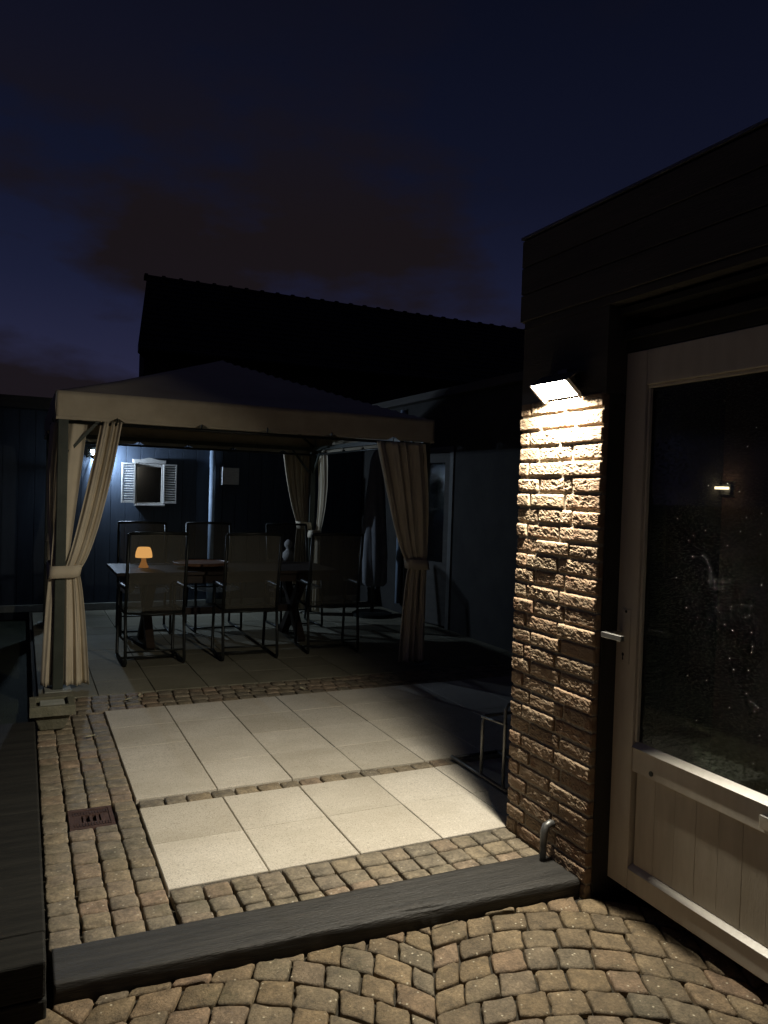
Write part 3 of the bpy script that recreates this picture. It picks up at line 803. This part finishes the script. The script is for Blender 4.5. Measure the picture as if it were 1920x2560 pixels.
# ---------------------------------------------------------------- gazebo
GX0, GX1, GY0, GY1 = -0.315, 2.805, 3.135, 6.205
gz = thing('gazebo', ((GX0 + GX1) / 2, (GY0 + GY1) / 2, 0.0), 'beige canvas party gazebo with tied curtains over the dining table', 'gazebo')
PW = 0.072
POSTS = ((GX0 + .05, GY0 + .05), (GX1 - .05, GY0 + .05), (GX1 - .05, GY1 - .05), (GX0 + .05, GY1 - .05))
for px, py in POSTS:
    p_ = build('post', MB().box(px - PW / 2, px + PW / 2, py - PW / 2, py + PW / 2, 0.012, 2.10), 'post_paint', gz, bevel=0.006)
    build('foot_plate', MB().box(px - .09, px + .09, py - .09, py + .09, 0.002, 0.011), 'pale_stone', p_, bevel=0.002)
for k in range(4):
    (ax, ay), (bx_, by_) = POSTS[k], POSTS[(k + 1) % 4]
    d = Vector((bx_ - ax, by_ - ay, 0)).normalized() * 0.037
    build('top_beam', MB().bar((ax + d.x, ay + d.y, 2.055), (bx_ - d.x, by_ - d.y, 2.055), 0.04, 0.045), 'post_paint', gz)
    build('curtain_rail', MB().tube([(ax + d.x, ay + d.y, 1.985), (bx_ - d.x, by_ - d.y, 1.985)], 0.012, 8), 'dark_metal', gz, smooth=True)
    for (qx, qy, s_) in ((ax, ay, 1), (bx_, by_, -1)):
        d2 = Vector((bx_ - ax, by_ - ay, 0)).normalized() * s_
        build('brace', MB().bar((qx + d2.x * .037, qy + d2.y * .037, 1.76), (qx + d2.x * 0.27, qy + d2.y * 0.27, 2.035), 0.022), 'post_paint', gz)
PEAK = (1.245, 4.67, 2.80)
def roofz(u, v):
    r_ = max(abs(u), abs(v)); t_ = 1 - r_
    o_ = min(abs(u), abs(v)) / max(r_, 1e-6)
    return 2.205 + 0.595 * (t_ ** 1.06) - 0.045 * math.sin(math.pi * r_) * (1 - o_ ** 3)
mb = MB().grid(48, 48, lambda a, b_: (((GX0 + GX1) / 2 + (a * 2 - 1) * (GX1 - GX0) / 2), ((GY0 + GY1) / 2 + (b_ * 2 - 1) * (GY1 - GY0) / 2), roofz(a * 2 - 1, b_ * 2 - 1) + 0.006 * noise.noise(Vector((a * 9, b_ * 9, 0)))))
build('canopy', mb, 'roof_canvas', gz, smooth=True)
for k in range(4):
    build('roof_tube', MB().tube([(POSTS[k][0], POSTS[k][1], 2.09), (PEAK[0], PEAK[1], 2.74)], 0.014, 8), 'post_paint', gz, smooth=True)
C4 = ((GX0, GY0), (GX1, GY0), (GX1, GY1), (GX0, GY1))
for k in range(4):
    A, B_ = Vector(C4[k] + (0,)), Vector(C4[(k + 1) % 4] + (0,))
    d = (B_ - A); ln = d.length; d.normalize(); nr = Vector((d.y, -d.x, 0))
    hooks = [0.42, 1.05, 1.58, 2.14, 2.72]
    def vf(u, v):
        s_ = u * ln
        w = 0.004 * math.sin(s_ * 7 + k) * (1 - v) + 0.006 * noise.noise(Vector((s_ * 2.2, v * 2, k * 5)))
        zb = 1.998 + 0.006 * noise.noise(Vector((s_ * 1.6, 3, k)))
        for h_ in hooks: zb += 0.028 * max(0.0, 1 - ((s_ - h_) / 0.05) ** 2)
        z_ = zb + (2.206 - zb) * v
        p = A + d * s_ + nr * (0.006 + w)
        return (p.x, p.y, z_)
    va = build('valance', MB().grid(150, 6, vf), 'dimmed_canvas', gz, smooth=True, solid=0.003)
    hm = MB()
    hm.grid(150, 1, lambda u, v: tuple(Vector(vf(u, 0.0)) + nr * 0.004 + Vector((0, 0, 0.020 * v))))
    build('hem', hm, 'dimmed_canvas', va, smooth=True)
    for h_ in hooks:
        p = A + d * h_
        build('hook', MB().tube([(p.x, p.y, 2.045), (p.x + nr.x * .012, p.y + nr.y * .012, 2.02), (p.x, p.y, 1.99)], 0.006, 6), 'dark_metal', va)

def curtain(post, d, top, tie, bot, ztop, ztie, zbot, pleats, amp, label=None, pw=0.55, side=1, push=0.045, band=True, wrap=None, p0=1.4):
    """gathered curtain hung along direction d from the post; (from, to) distances at rail, tieback and hem"""
    d = Vector(d + (0,)); nr = Vector((d.y, -d.x, 0)) * side
    P0 = Vector(post + (0,))
    ph = rnd() * 6; NU, NV = 96, 56
    def fn(u, v):
        z_ = ztop + (zbot - ztop) * v
        if z_ >= ztie:
            k = (z_ - ztie) / (ztop - ztie); f0, f1 = k ** p0, k ** pw
            a = tie[0] + (top[0] - tie[0]) * f0; b_ = tie[1] + (top[1] - tie[1]) * f1
            am = amp * (0.45 + 0.75 * k)
        else:
            k = (ztie - z_) / (ztie - zbot); f0 = f1 = k ** 0.55
            a = tie[0] + (bot[0] - tie[0]) * f0; b_ = tie[1] + (bot[1] - tie[1]) * f1
            am = amp * (0.45 + 0.9 * k)
        uu = u + 0.03 * math.sin(6.28 * pleats * u * 0.5 + ph)
        s_ = a + (b_ - a) * uu
        wv = math.sin(6.2832 * pleats * u + ph + 0.5 * math.sin(z_ * 2.1 + u * 5)) + 0.35 * math.sin(6.2832 * pleats * 2.3 * u + z_ * 1.5)
        off = am * wv + 0.03 * math.sin(min(1.0, max(0.0, (z_ - ztie) / (ztop - ztie))) * math.pi)
        fold = 0.004 * noise.noise(Vector((s_ * 14, z_ * 5, ph)))
        p = P0 + d * s_ + nr * (off + fold + push)
        return (p.x, p.y, z_ + (0.012 * noise.noise(Vector((u * 7, 2, ph))) if v > 0.98 else 0))
    c = build('curtain', MB().grid(NU, NV, fn), 'canvas', gz, smooth=True, solid=0.002)
    if label: c['label'] = label
    if not band: return c
    # tieback: a band round post and cloth
    wr = wrap or tie
    ce = (wr[0] + wr[1]) / 2; hw = (wr[1] - wr[0]) / 2 + 0.018
    mb = MB(); n = 28
    for j in range(3):
        for i in range(n):
            t_ = 2 * math.pi * i / n
            ca, sa = math.cos(t_), math.sin(t_)
            sx_ = math.copysign(abs(ca) ** 0.55, ca) * hw; sy = math.copysign(abs(sa) ** 0.55, sa) * 0.075
            p = P0 + d * (ce + sx_ - 0.008 * (1 - j)) + nr * (0.012 + sy)
            mb.v.append((p.x, p.y, ztie - 0.045 + 0.045 * j + 0.006 * ca))
    for j in range(2):
        for i in range(n):
            i2 = (i + 1) % n; mb.f.append((j * n + i, j * n + i2, (j + 1) * n + i2, (j + 1) * n + i))
    build('tieback', mb, 'canvas', c, smooth=True, solid=0.004)
    return c
FL, FR, RR, RL = POSTS
curtain(FL, (1.0, 0.0), (0.030, 0.165), (-0.060, 0.045), (-0.115, -0.040), 1.985, 0.885, 0.035, 1.2, 0.010, 'beige curtain strip hanging straight behind the post', 1.0, 1, -0.012, False)
curtain(FL, (1.0, 0.0), (0.268, 0.410), (0.030, 0.120), (0.022, 0.215), 2.005, 0.885, 0.035, 2.6, 0.017, 'beige curtain swept across to its tieback beside the stone planter', 0.62, 1, 0.012, True, (-0.062, 0.125), 0.85)
curtain(FL, (0.0, 1.0), (0.06, 0.42), (0.05, 0.16), (0.03, 0.22), 1.985, 0.90, 0.04, 4, 0.020, None, 0.55, -1)
curtain(FR, (-1.0, 0.0), (0.03, 0.50), (-0.03, 0.145), (-0.03, 0.24), 1.985, 0.905, 0.035, 4, 0.024, None, 0.62, -1)
curtain(RR, (-1.0, 0.0), (0.03, 0.37), (0.02, 0.16), (0.0, 0.22), 1.985, 1.10, 0.04, 5, 0.020, None, 0.8, 1)
curtain(RR, (0.0, -1.0), (0.05, 0.36), (0.05, 0.16), (0.03, 0.22), 1.985, 1.0, 0.04, 4, 0.020, None, 0.55, -1)
curtain(RL, (1.0, 0.0), (0.05, 0.30), (0.0, 0.12), (-0.02, 0.18), 1.985, 0.95, 0.04, 4, 0.020, None, 0.55, 1)

# ---------------------------------------------------------------- dining table and chairs
tb = thing('garden_table', (1.32, 4.72, 0.0), 'dark wooden garden table under the gazebo, six chairs around it', 'table')
for k in range(7):
    y0 = 4.27 + k * 0.129
    build('plank', MB().box(0.25, 2.40, y0, y0 + 0.125, 0.712, 0.742), 'table_wood', tb, bevel=0.003)
build('apron', MB().box(0.34, 2.31, 4.33, 4.355, 0.63, 0.711).box(0.34, 2.31, 5.085, 5.11, 0.63, 0.711).box(0.34, 0.365, 4.356, 5.084, 0.63, 0.711).box(2.285, 2.31, 4.356, 5.084, 0.63, 0.711), 'table_wood', tb)
for x_ in (0.58, 2.06):
    for s_ in (-1, 1):
        build('leg', MB().bar((x_, 4.72 - s_ * 0.30, 0.0), (x_, 4.72 + s_ * 0.30, 0.64), 0.075 if s_ > 0 else 0.074, 0.085), 'table_wood', tb)
build('stretcher', MB().bar((0.62, 4.72, 0.31), (2.02, 4.72, 0.31), 0.06, 0.07), 'table_wood', tb)
ty = thing('serving_tray', (1.08, 4.66, 0.743), 'round reddish wooden serving tray raised on the table', 'tray')
build('tray_disc', MB().lathe([(0.0, 0.052), (0.255, 0.052), (0.262, 0.060), (0.268, 0.056), (0.262, 0.034), (0.0, 0.034)], (1.08, 4.66, 0.743), 36), 'tray_wood', ty, smooth=False)
build('foot', MB().lathe([(0.09, 0.0), (0.09, 0.02), (0.05, 0.0335)], (1.08, 4.66, 0.743), 24), 'tray_wood', ty)
lt = thing('table_lamp', (0.545, 4.74, 0.743), 'small mushroom table lamp glowing orange on the table', 'lamp')
build('lampshade', MB().lathe([(0.078, 0.098), (0.079, 0.118), (0.074, 0.152), (0.062, 0.188), (0.052, 0.197), (0.0, 0.199)], (0.545, 4.74, 0.743), 28), 'shade_glow', lt, smooth=True)
build('lamp_base', MB().lathe([(0.0, 0.0), (0.046, 0.0), (0.046, 0.010), (0.036, 0.028), (0.024, 0.060), (0.021, 0.100), (0.026, 0.125), (0.0, 0.13)], (0.545, 4.74, 0.743), 24), 'base_glow', lt, smooth=True)

def make_chair():
    o = thing('garden_chair', (0, 0, 0), 'x', 'chair', 'high-backed mesh chairs round the garden table')
    hw = 0.245
    def sweep(u, v):                                   # back sling, top slightly rolled
        z_ = 0.46 + 0.665 * v; y_ = 0.045 - 0.10 * v + 0.018 * math.sin(math.pi * u)
        return ((u - .5) * 2 * (hw - 0.018), y_, z_)
    build('back_sling', MB().grid(8, 10, sweep), 'sling_mesh', o, smooth=True)
    build('seat_sling', MB().grid(8, 8, lambda u, v: ((u - .5) * 2 * (hw - 0.018), 0.06 + 0.44 * v, 0.448 - 0.045 * math.sin(math.pi * u) * (0.5 + 0.5 * math.sin(math.pi * v)))), 'sling_mesh', o, smooth=True)
    for s_ in (-1, 1):
        x_ = s_ * hw
        build('back_upright', MB().tube([(x_, 0.05, 0.44), (x_, 0.0, 0.80), (x_, -0.055, 1.13)], 0.0135, 8), 'dark_metal', o, smooth=True)
        build('leg', MB().tube([(x_, 0.05, 0.44), (x_, 0.02, 0.25), (x_, -0.005, 0.03), (x_, 0.01, 0.0145)], 0.0135, 8), 'dark_metal', o, smooth=True)
        build('leg', MB().tube([(x_, 0.485, 0.0145), (x_, 0.50, 0.035), (x_, 0.475, 0.35), (x_, 0.455, 0.64)], 0.0135, 8), 'dark_metal', o, smooth=True)
        build('runner', MB().tube([(x_, 0.01, 0.0145), (x_, 0.485, 0.0145)], 0.0130, 8), 'dark_metal', o, smooth=True)
        build('armrest', MB().tube([(x_, 0.475, 0.648), (x_, 0.30, 0.660), (x_, 0.05, 0.662), (x_, 0.022, 0.655)], [0.016, 0.02, 0.018, 0.012], 10), 'dark_metal', o, smooth=True)
        build('seat_rail', MB().tube([(x_, 0.05, 0.447), (x_, 0.49, 0.447)], 0.0115, 8), 'dark_metal', o, smooth=True)
    build('top_bar', MB().tube([(-hw, -0.055, 1.13), (0, -0.04, 1.138), (hw, -0.055, 1.13)], 0.0135, 8), 'dark_metal', o, smooth=True)
    build('cross_bar', MB().tube([(-hw, 0.003, 0.125), (hw, 0.003, 0.125)], 0.008, 8), 'dark_metal', o, smooth=True)
    build('cross_bar', MB().tube([(-hw, 0.30, 0.0145), (hw, 0.30, 0.0145)], 0.011, 8), 'dark_metal', o, smooth=True)
    build('cross_bar', MB().tube([(-hw, 0.06, 0.446), (0, 0.06, 0.428), (hw, 0.06, 0.446)], 0.010, 8), 'dark_metal', o, smooth=True)
    return o
proto = make_chair()
def place(first, x_, y_, rz, label):
    o = proto if first else proto.copy()
    if not first:
        COL.objects.link(o)
        for ch in proto.children:
            c = ch.copy(); COL.objects.link(c); c.parent = o
    o.location = (x_, y_, 0.0); o.rotation_euler = (0, 0, rz); o['label'] = label
place(True, 0.525, 3.785, R(1.5), 'high-backed mesh chair with the orange lamp shining through its back')
place(False, 1.345, 3.740, R(-2), 'high-backed mesh chair, back to the terrace, between two others')
place(False, 2.165, 3.800, R(-5), 'high-backed mesh chair, back to the terrace, nearest the dark side wall')
place(False, 0.655, 5.650, R(178), 'mesh chair behind the table facing the orange lamp, in front of shutters')
place(False, 1.380, 5.660, R(181), 'middle mesh chair behind the table, in front of the wall drainpipe')
place(False, 2.290, 5.640, R(183), 'mesh chair behind the table beside the rear tied curtain')
cu = MB().lathe([(0.0, 0.0), (0.05, 0.006), (0.078, 0.04), (0.082, 0.075), (0.070, 0.118), (0.04, 0.146), (0.0, 0.152)], (0.45, 5.22, 0.432), 20)
tag(build('cushion', cu, 'cushion_cloth', None, (0.45, 5.22, 0.432), smooth=True), 'small white rounded cushion on the seat of a chair behind the table', 'cushion')

# ---------------------------------------------------------------- garden house behind the gazebo
gh = thing('garden_house', (0.6, 8.2, 0.0), 'low blue-grey timber garden house with a flat roof behind the gazebo', 'garden house')
build('wall', MB().box(-3.2, RX - 0.01, BACK + 0.02, 9.4, -0.12, 2.47), 'blue_boards', gh)
x_ = -3.2; k = 0
while x_ < RX - 0.05:
    x1 = min(x_ + 0.175, RX - 0.012)
    build('board', MB().box(x_ + 0.002, x1 - 0.002, BACK, BACK + 0.019, 0.06, 2.40), 'blue_boards', gh, bevel=0.003)
    x_ = x1; k += 1
build('roof', MB().box(-3.35, RX - 0.11, BACK - 0.12, 9.5, 2.471, 2.53), 'dark_cladding', gh)
build('eaves_board', MB().box(-3.36, RX - 0.12, BACK - 0.142, BACK - 0.121, 2.41, 2.545), 'dark_cladding', gh)
build('plinth', MB().box(-3.2, RX - 0.01, BACK - 0.03, BACK + 0.019, -0.025, 0.055), 'pale_stone', gh)
build('drainpipe', MB().tube([(1.725, BACK - 0.05, 0.02), (1.725, BACK - 0.05, 2.40)], 0.04, 12), 'pipe_blue', gh, smooth=True)

# decorative shuttered window frame on its wall
sm_ = thing('shutter_window', (0.92, BACK - 0.02, 1.27), 'decorative weathered window frame with open louvred shutters on the garden house', 'window frame')
F0, F1, Z0, Z1 = 0.745, 1.105, 1.305, 1.82
yq0, yq1 = BACK - 0.050, BACK - 0.001
build('frame', MB().box(F0, F0 + .03, yq0, yq1, Z0, Z1).box(F1 - .03, F1, yq0, yq1, Z0, Z1).box(F0 + .0305, F1 - .0305, yq0, yq1, Z1 - .045, Z1).box(F0 + .0305, F1 - .0305, yq0, yq1, Z0, Z0 + .02), 'shutter_wood', sm_, bevel=0.003)
build('mirror_pane', MB().box(F0 + .0305, F1 - .0305, BACK - 0.016, BACK - 0.006, Z0 + .0205, Z1 - .0455), 'mirror_pane', sm_)
mb = MB(); n = 16; top = []
for i in range(n + 1):
    u = i / n; top.append((F0 - .02 + (F1 - F0 + .04) * u, Z1 + .042 + 0.026 * math.exp(-((u - .5) / .2) ** 2)))
vs = [(x_, y_, z_) for y_ in (yq0 - .012, yq1) for x_, z_ in top] + [(x_, y_, Z1 + .002) for y_ in (yq0 - .012, yq1) for x_, z_ in top]
m1 = n + 1
fs = []
for i in range(n):
    fs += [(2 * m1 + i, 2 * m1 + i + 1, i + 1, i), (m1 + i, m1 + i + 1, 3 * m1 + i + 1, 3 * m1 + i), (i, i + 1, m1 + i + 1, m1 + i), (2 * m1 + i, 3 * m1 + i, 3 * m1 + i + 1, 2 * m1 + i + 1)]
fs += [(0, m1, 3 * m1, 2 * m1), (n, 2 * m1 + n, 3 * m1 + n, m1 + n)]
build('pediment', mb.add(vs, fs), 'shutter_wood', sm_, fix=True)
build('sill', MB().box(F0 + .01, F1 + .015, yq0 - .03, yq1, Z0 - .026, Z0 - .001), 'shutter_wood', sm_, bevel=0.003)
for (s0, s1, fold) in ((0.590, 0.752, 0.075), (1.098, 1.262, 0.03)):
    yo = yq0 - 0.005
    sh_ = build('shutter', MB().box(s0, s0 + .016, yo - .022, yo, 1.315, 1.815).box(s1 - .016, s1, yo - .022, yo, 1.315, 1.815).box(s0 + .0165, s1 - .0165, yo - .022, yo, 1.315, 1.335).box(s0 + .0165, s1 - .0165, yo - .022, yo, 1.797, 1.815), 'shutter_wood', sm_)
    for j in range(15):
        zc = 1.349 + 0.031 * j
        build('slat', MB().add([(s0 + .017, yo - .021, zc - .009), (s1 - .017, yo - .021, zc - .009), (s1 - .017, yo - .001, zc + .007), (s0 + .017, yo - .001, zc + .007),
                                (s0 + .017, yo - .021, zc - .013), (s1 - .017, yo - .021, zc - .013), (s1 - .017, yo - .001, zc + .003), (s0 + .017, yo - .001, zc + .003)],
                               [(0, 1, 2, 3), (7, 6, 5, 4), (0, 4, 5, 1), (1, 5, 6, 2), (2, 6, 7, 3), (3, 7, 4, 0)]), 'shutter_wood', sh_)

# pale box on the wall beside the drainpipe
wb = thing('wall_box', (1.95, BACK - 0.06, 1.57), 'small pale wall-mounted box beside the drainpipe on the garden house', 'box')
build('case', MB().box(1.850, 2.065, BACK - 0.115, BACK - 0.002, 1.585, 1.805), 'shutter_wood', wb, bevel=0.004)
build('side_panel', MB().box(1.842, 1.8495, BACK - 0.118, BACK - 0.002, 1.575, 1.815), 'white_plastic', wb)
for zc, s_ in ((1.70, -1), (1.635, 1)):
    build('cut_out', MB().add([(1.8415, BACK - .085, zc), (1.8415, BACK - .035, zc), (1.8415, BACK - .06, zc + s_ * .035)], [(0, 1, 2)]), 'dark_metal', wb)

# twin-headed security light on the garden house
sl = thing('security_light', (0.26, BACK, 1.86), 'twin-headed cold white security light on the garden house wall', 'security light')
build('mount', MB().box(0.185, 0.285, BACK - 0.03, BACK - 0.001, 1.86, 1.99), 'dark_metal', sl)
build('arm', MB().tube([(0.235, BACK - 0.03, 1.945), (0.235, BACK - 0.085, 1.94)], 0.016, 8).tube([(0.235, BACK - 0.03, 1.885), (0.235, BACK - 0.08, 1.872)], 0.014, 8), 'dark_metal', sl)
def head(c, d, r_):
    c = Vector(c); d = Vector(d).normalized()
    h_ = build('lamp_head', MB().tube([tuple(c - d * 0.05), tuple(c - d * 0.02), tuple(c)], [r_ * 0.6, r_ * 1.08, r_ * 1.12], 16), 'dark_metal', sl, smooth=True)
    q = d.orthogonal().normalized(); w = d.cross(q)
    mb = MB(); n = 16
    mb.v = [tuple(c + d * 0.0025 + (q * math.cos(2 * math.pi * i / n) + w * math.sin(2 * math.pi * i / n)) * r_) for i in range(n)]
    mb.f = [tuple(range(n))]
    build('led_lens', mb, 'spot_led', h_)
head((0.235, BACK - 0.125, 1.938), (0.0, -0.86, -0.50), 0.020)
head((0.262, BACK - 0.125, 1.868), (0.88, 0.30, -0.25), 0.030)

# closed parasol and shelf with crockery in the dark corner
pa = thing('closed_parasol', (3.45, 5.75, 0.0), 'closed grey parasol in its cover standing by the dark side wall', 'parasol')
mb = MB(); n = 28
prof = [(0.035, 2.05), (0.07, 1.95), (0.11, 1.5), (0.14, 1.1), (0.17, 0.75), (0.165, 0.42), (0.13, 0.38)]
for r_, z_ in prof:
    for i in range(n):
        t_ = 2 * math.pi * i / n; rr = r_ * (1 + 0.13 * math.sin(t_ * 7 + z_ * 2)); mb.v.append((3.45 + rr * math.cos(t_), 5.75 + rr * math.sin(t_), z_))
for j in range(len(prof) - 1):
    for i in range(n):
        i2 = (i + 1) % n; mb.f.append((j * n + i, (j + 1) * n + i, (j + 1) * n + i2, j * n + i2))
build('cover', mb, 'cover_cloth', pa, smooth=True)
build('pole', MB().tube([(3.45, 5.75, 0.06), (3.45, 5.75, 2.10)], 0.022, 10), 'grey_metal', pa, smooth=True)
build('base', MB().lathe([(0.0, 0.004), (0.25, 0.004), (0.25, 0.04), (0.20, 0.06), (0.0, 0.06)], (3.45, 5.75, 0.0), 28), 'dark_metal', pa)
sf = thing('plant_shelf', (2.66, 6.78, 0.0), 'low dark two-tier shelf against the garden house beside the curtain', 'shelf')
for z_ in (0.20, 0.58):
    build('shelf_board', MB().box(2.44, 3.05, 6.62, 6.95, z_, z_ + 0.022), 'table_wood', sf)
for x_ in (2.45, 3.01):
    for y_ in (6.63, 6.91):
        build('leg', MB().box(x_, x_ + .03, y_, y_ + .03, 0.003, 0.58), 'table_wood', sf)
fg = MB().lathe([(0.0, 0.0), (0.05, 0.0), (0.075, 0.05), (0.07, 0.11), (0.03, 0.145), (0.028, 0.165), (0.055, 0.20), (0.05, 0.245), (0.02, 0.28), (0.0, 0.283)], (2.66, 6.74, 0.603), 20)
tag(build('figurine', fg, 'shutter_wood', None, (2.66, 6.74, 0.603), smooth=True), 'small pale stone figurine on the top board of the low shelf', 'figurine')
for i, (x_, what) in enumerate(((2.575, 'nearest the shelf end'), (2.70, 'between two others'), (2.83, 'farthest along the shelf'))):
    bw = MB().lathe([(0.0, 0.0), (0.03, 0.0), (0.052, 0.03), (0.055, 0.06), (0.05, 0.06), (0.045, 0.03), (0.0, 0.01)], (x_, 6.72, 0.223), 20)
    tag(build('bowl', bw, 'white_plastic', None, (x_, 6.72, 0.223), smooth=True), 'small white bowl on the lower board of the dark shelf, ' + what, 'bowl', 'bowls on the low shelf')

# ---------------------------------------------------------------- neighbour's house
nh = thing('neighbour_house', (8.0, 15.0, 0.0), "dark neighbouring house with a long tiled ridge against the dusk sky", 'house')
EX, EY, EZ = 1.36, 12.0, 4.12
RXn, RYn, RZn = 1.90, 15.0, 6.20
build('wall', MB().box(1.52, 17.5, EY + 0.35, 13.0, -0.13, EZ).box(3.6, 17.5, 13.001, 17.6, -0.13, EZ), 'old_brickwork', nh)
rf = build('roof', MB().add([(EX, EY, EZ), (18, EY, EZ), (18, RYn, RZn), (RXn, RYn, RZn), (3.4, 18.0, EZ), (18, 18.0, EZ),
                             (EX, EY, EZ - .12), (18, EY, EZ - .12), (3.4, 18.0, EZ - .12), (18, 18.0, EZ - .12)],
                            [(0, 1, 2, 3), (3, 2, 5, 4), (0, 3, 4), (1, 5, 2), (0, 6, 7, 1), (0, 4, 8, 6), (4, 5, 9, 8), (6, 8, 9, 7)]), 'roof_tile', nh)
k = 0; x_ = RXn - 0.05
while x_ < 17.9:
    mb = MB()
    for x2, r_ in ((x_, 0.125), (x_ + 0.06, 0.125), (x_ + 0.061, 0.10), (x_ + 0.39, 0.095)):
        for j in range(9):
            t_ = math.pi * j / 8; mb.v.append((x2, RYn + math.cos(t_) * r_ * 1.2, RZn - 0.05 + math.sin(t_) * r_))
    for i in range(3):
        for j in range(8): mb.f.append((i * 9 + j, i * 9 + j + 1, (i + 1) * 9 + j + 1, (i + 1) * 9 + j))
    build('ridge_tile', mb, 'roof_tile', rf)
    x_ += 0.38
zr = 0
for c in range(14):                      # tile courses step down the front slope
    u0, u1 = c / 14, (c + 1) / 14
    x0 = EX + (RXn - EX) * u0 + 0.02
    y0 = EY + (RYn - EY) * u0; y1 = EY + (RYn - EY) * u1; z0 = EZ + (RZn - EZ) * u0; z1 = EZ + (RZn - EZ) * u1
    build('tile_course', MB().add([(x0, y0 - .01, z0 + .045), (17.98, y0 - .01, z0 + .045), (17.98, y1, z1 + .012), (x0 + .04, y1, z1 + .012), (x0, y0 - .01, z0 + .005), (17.98, y0 - .01, z0 + .005)], [(0, 1, 2, 3), (0, 4, 5, 1)]), 'roof_tile', rf)
build('gutter', MB().tube([(EX, EY - .06, EZ - .05), (18.0, EY - .06, EZ - .05)], 0.06, 8), 'dark_metal', nh)
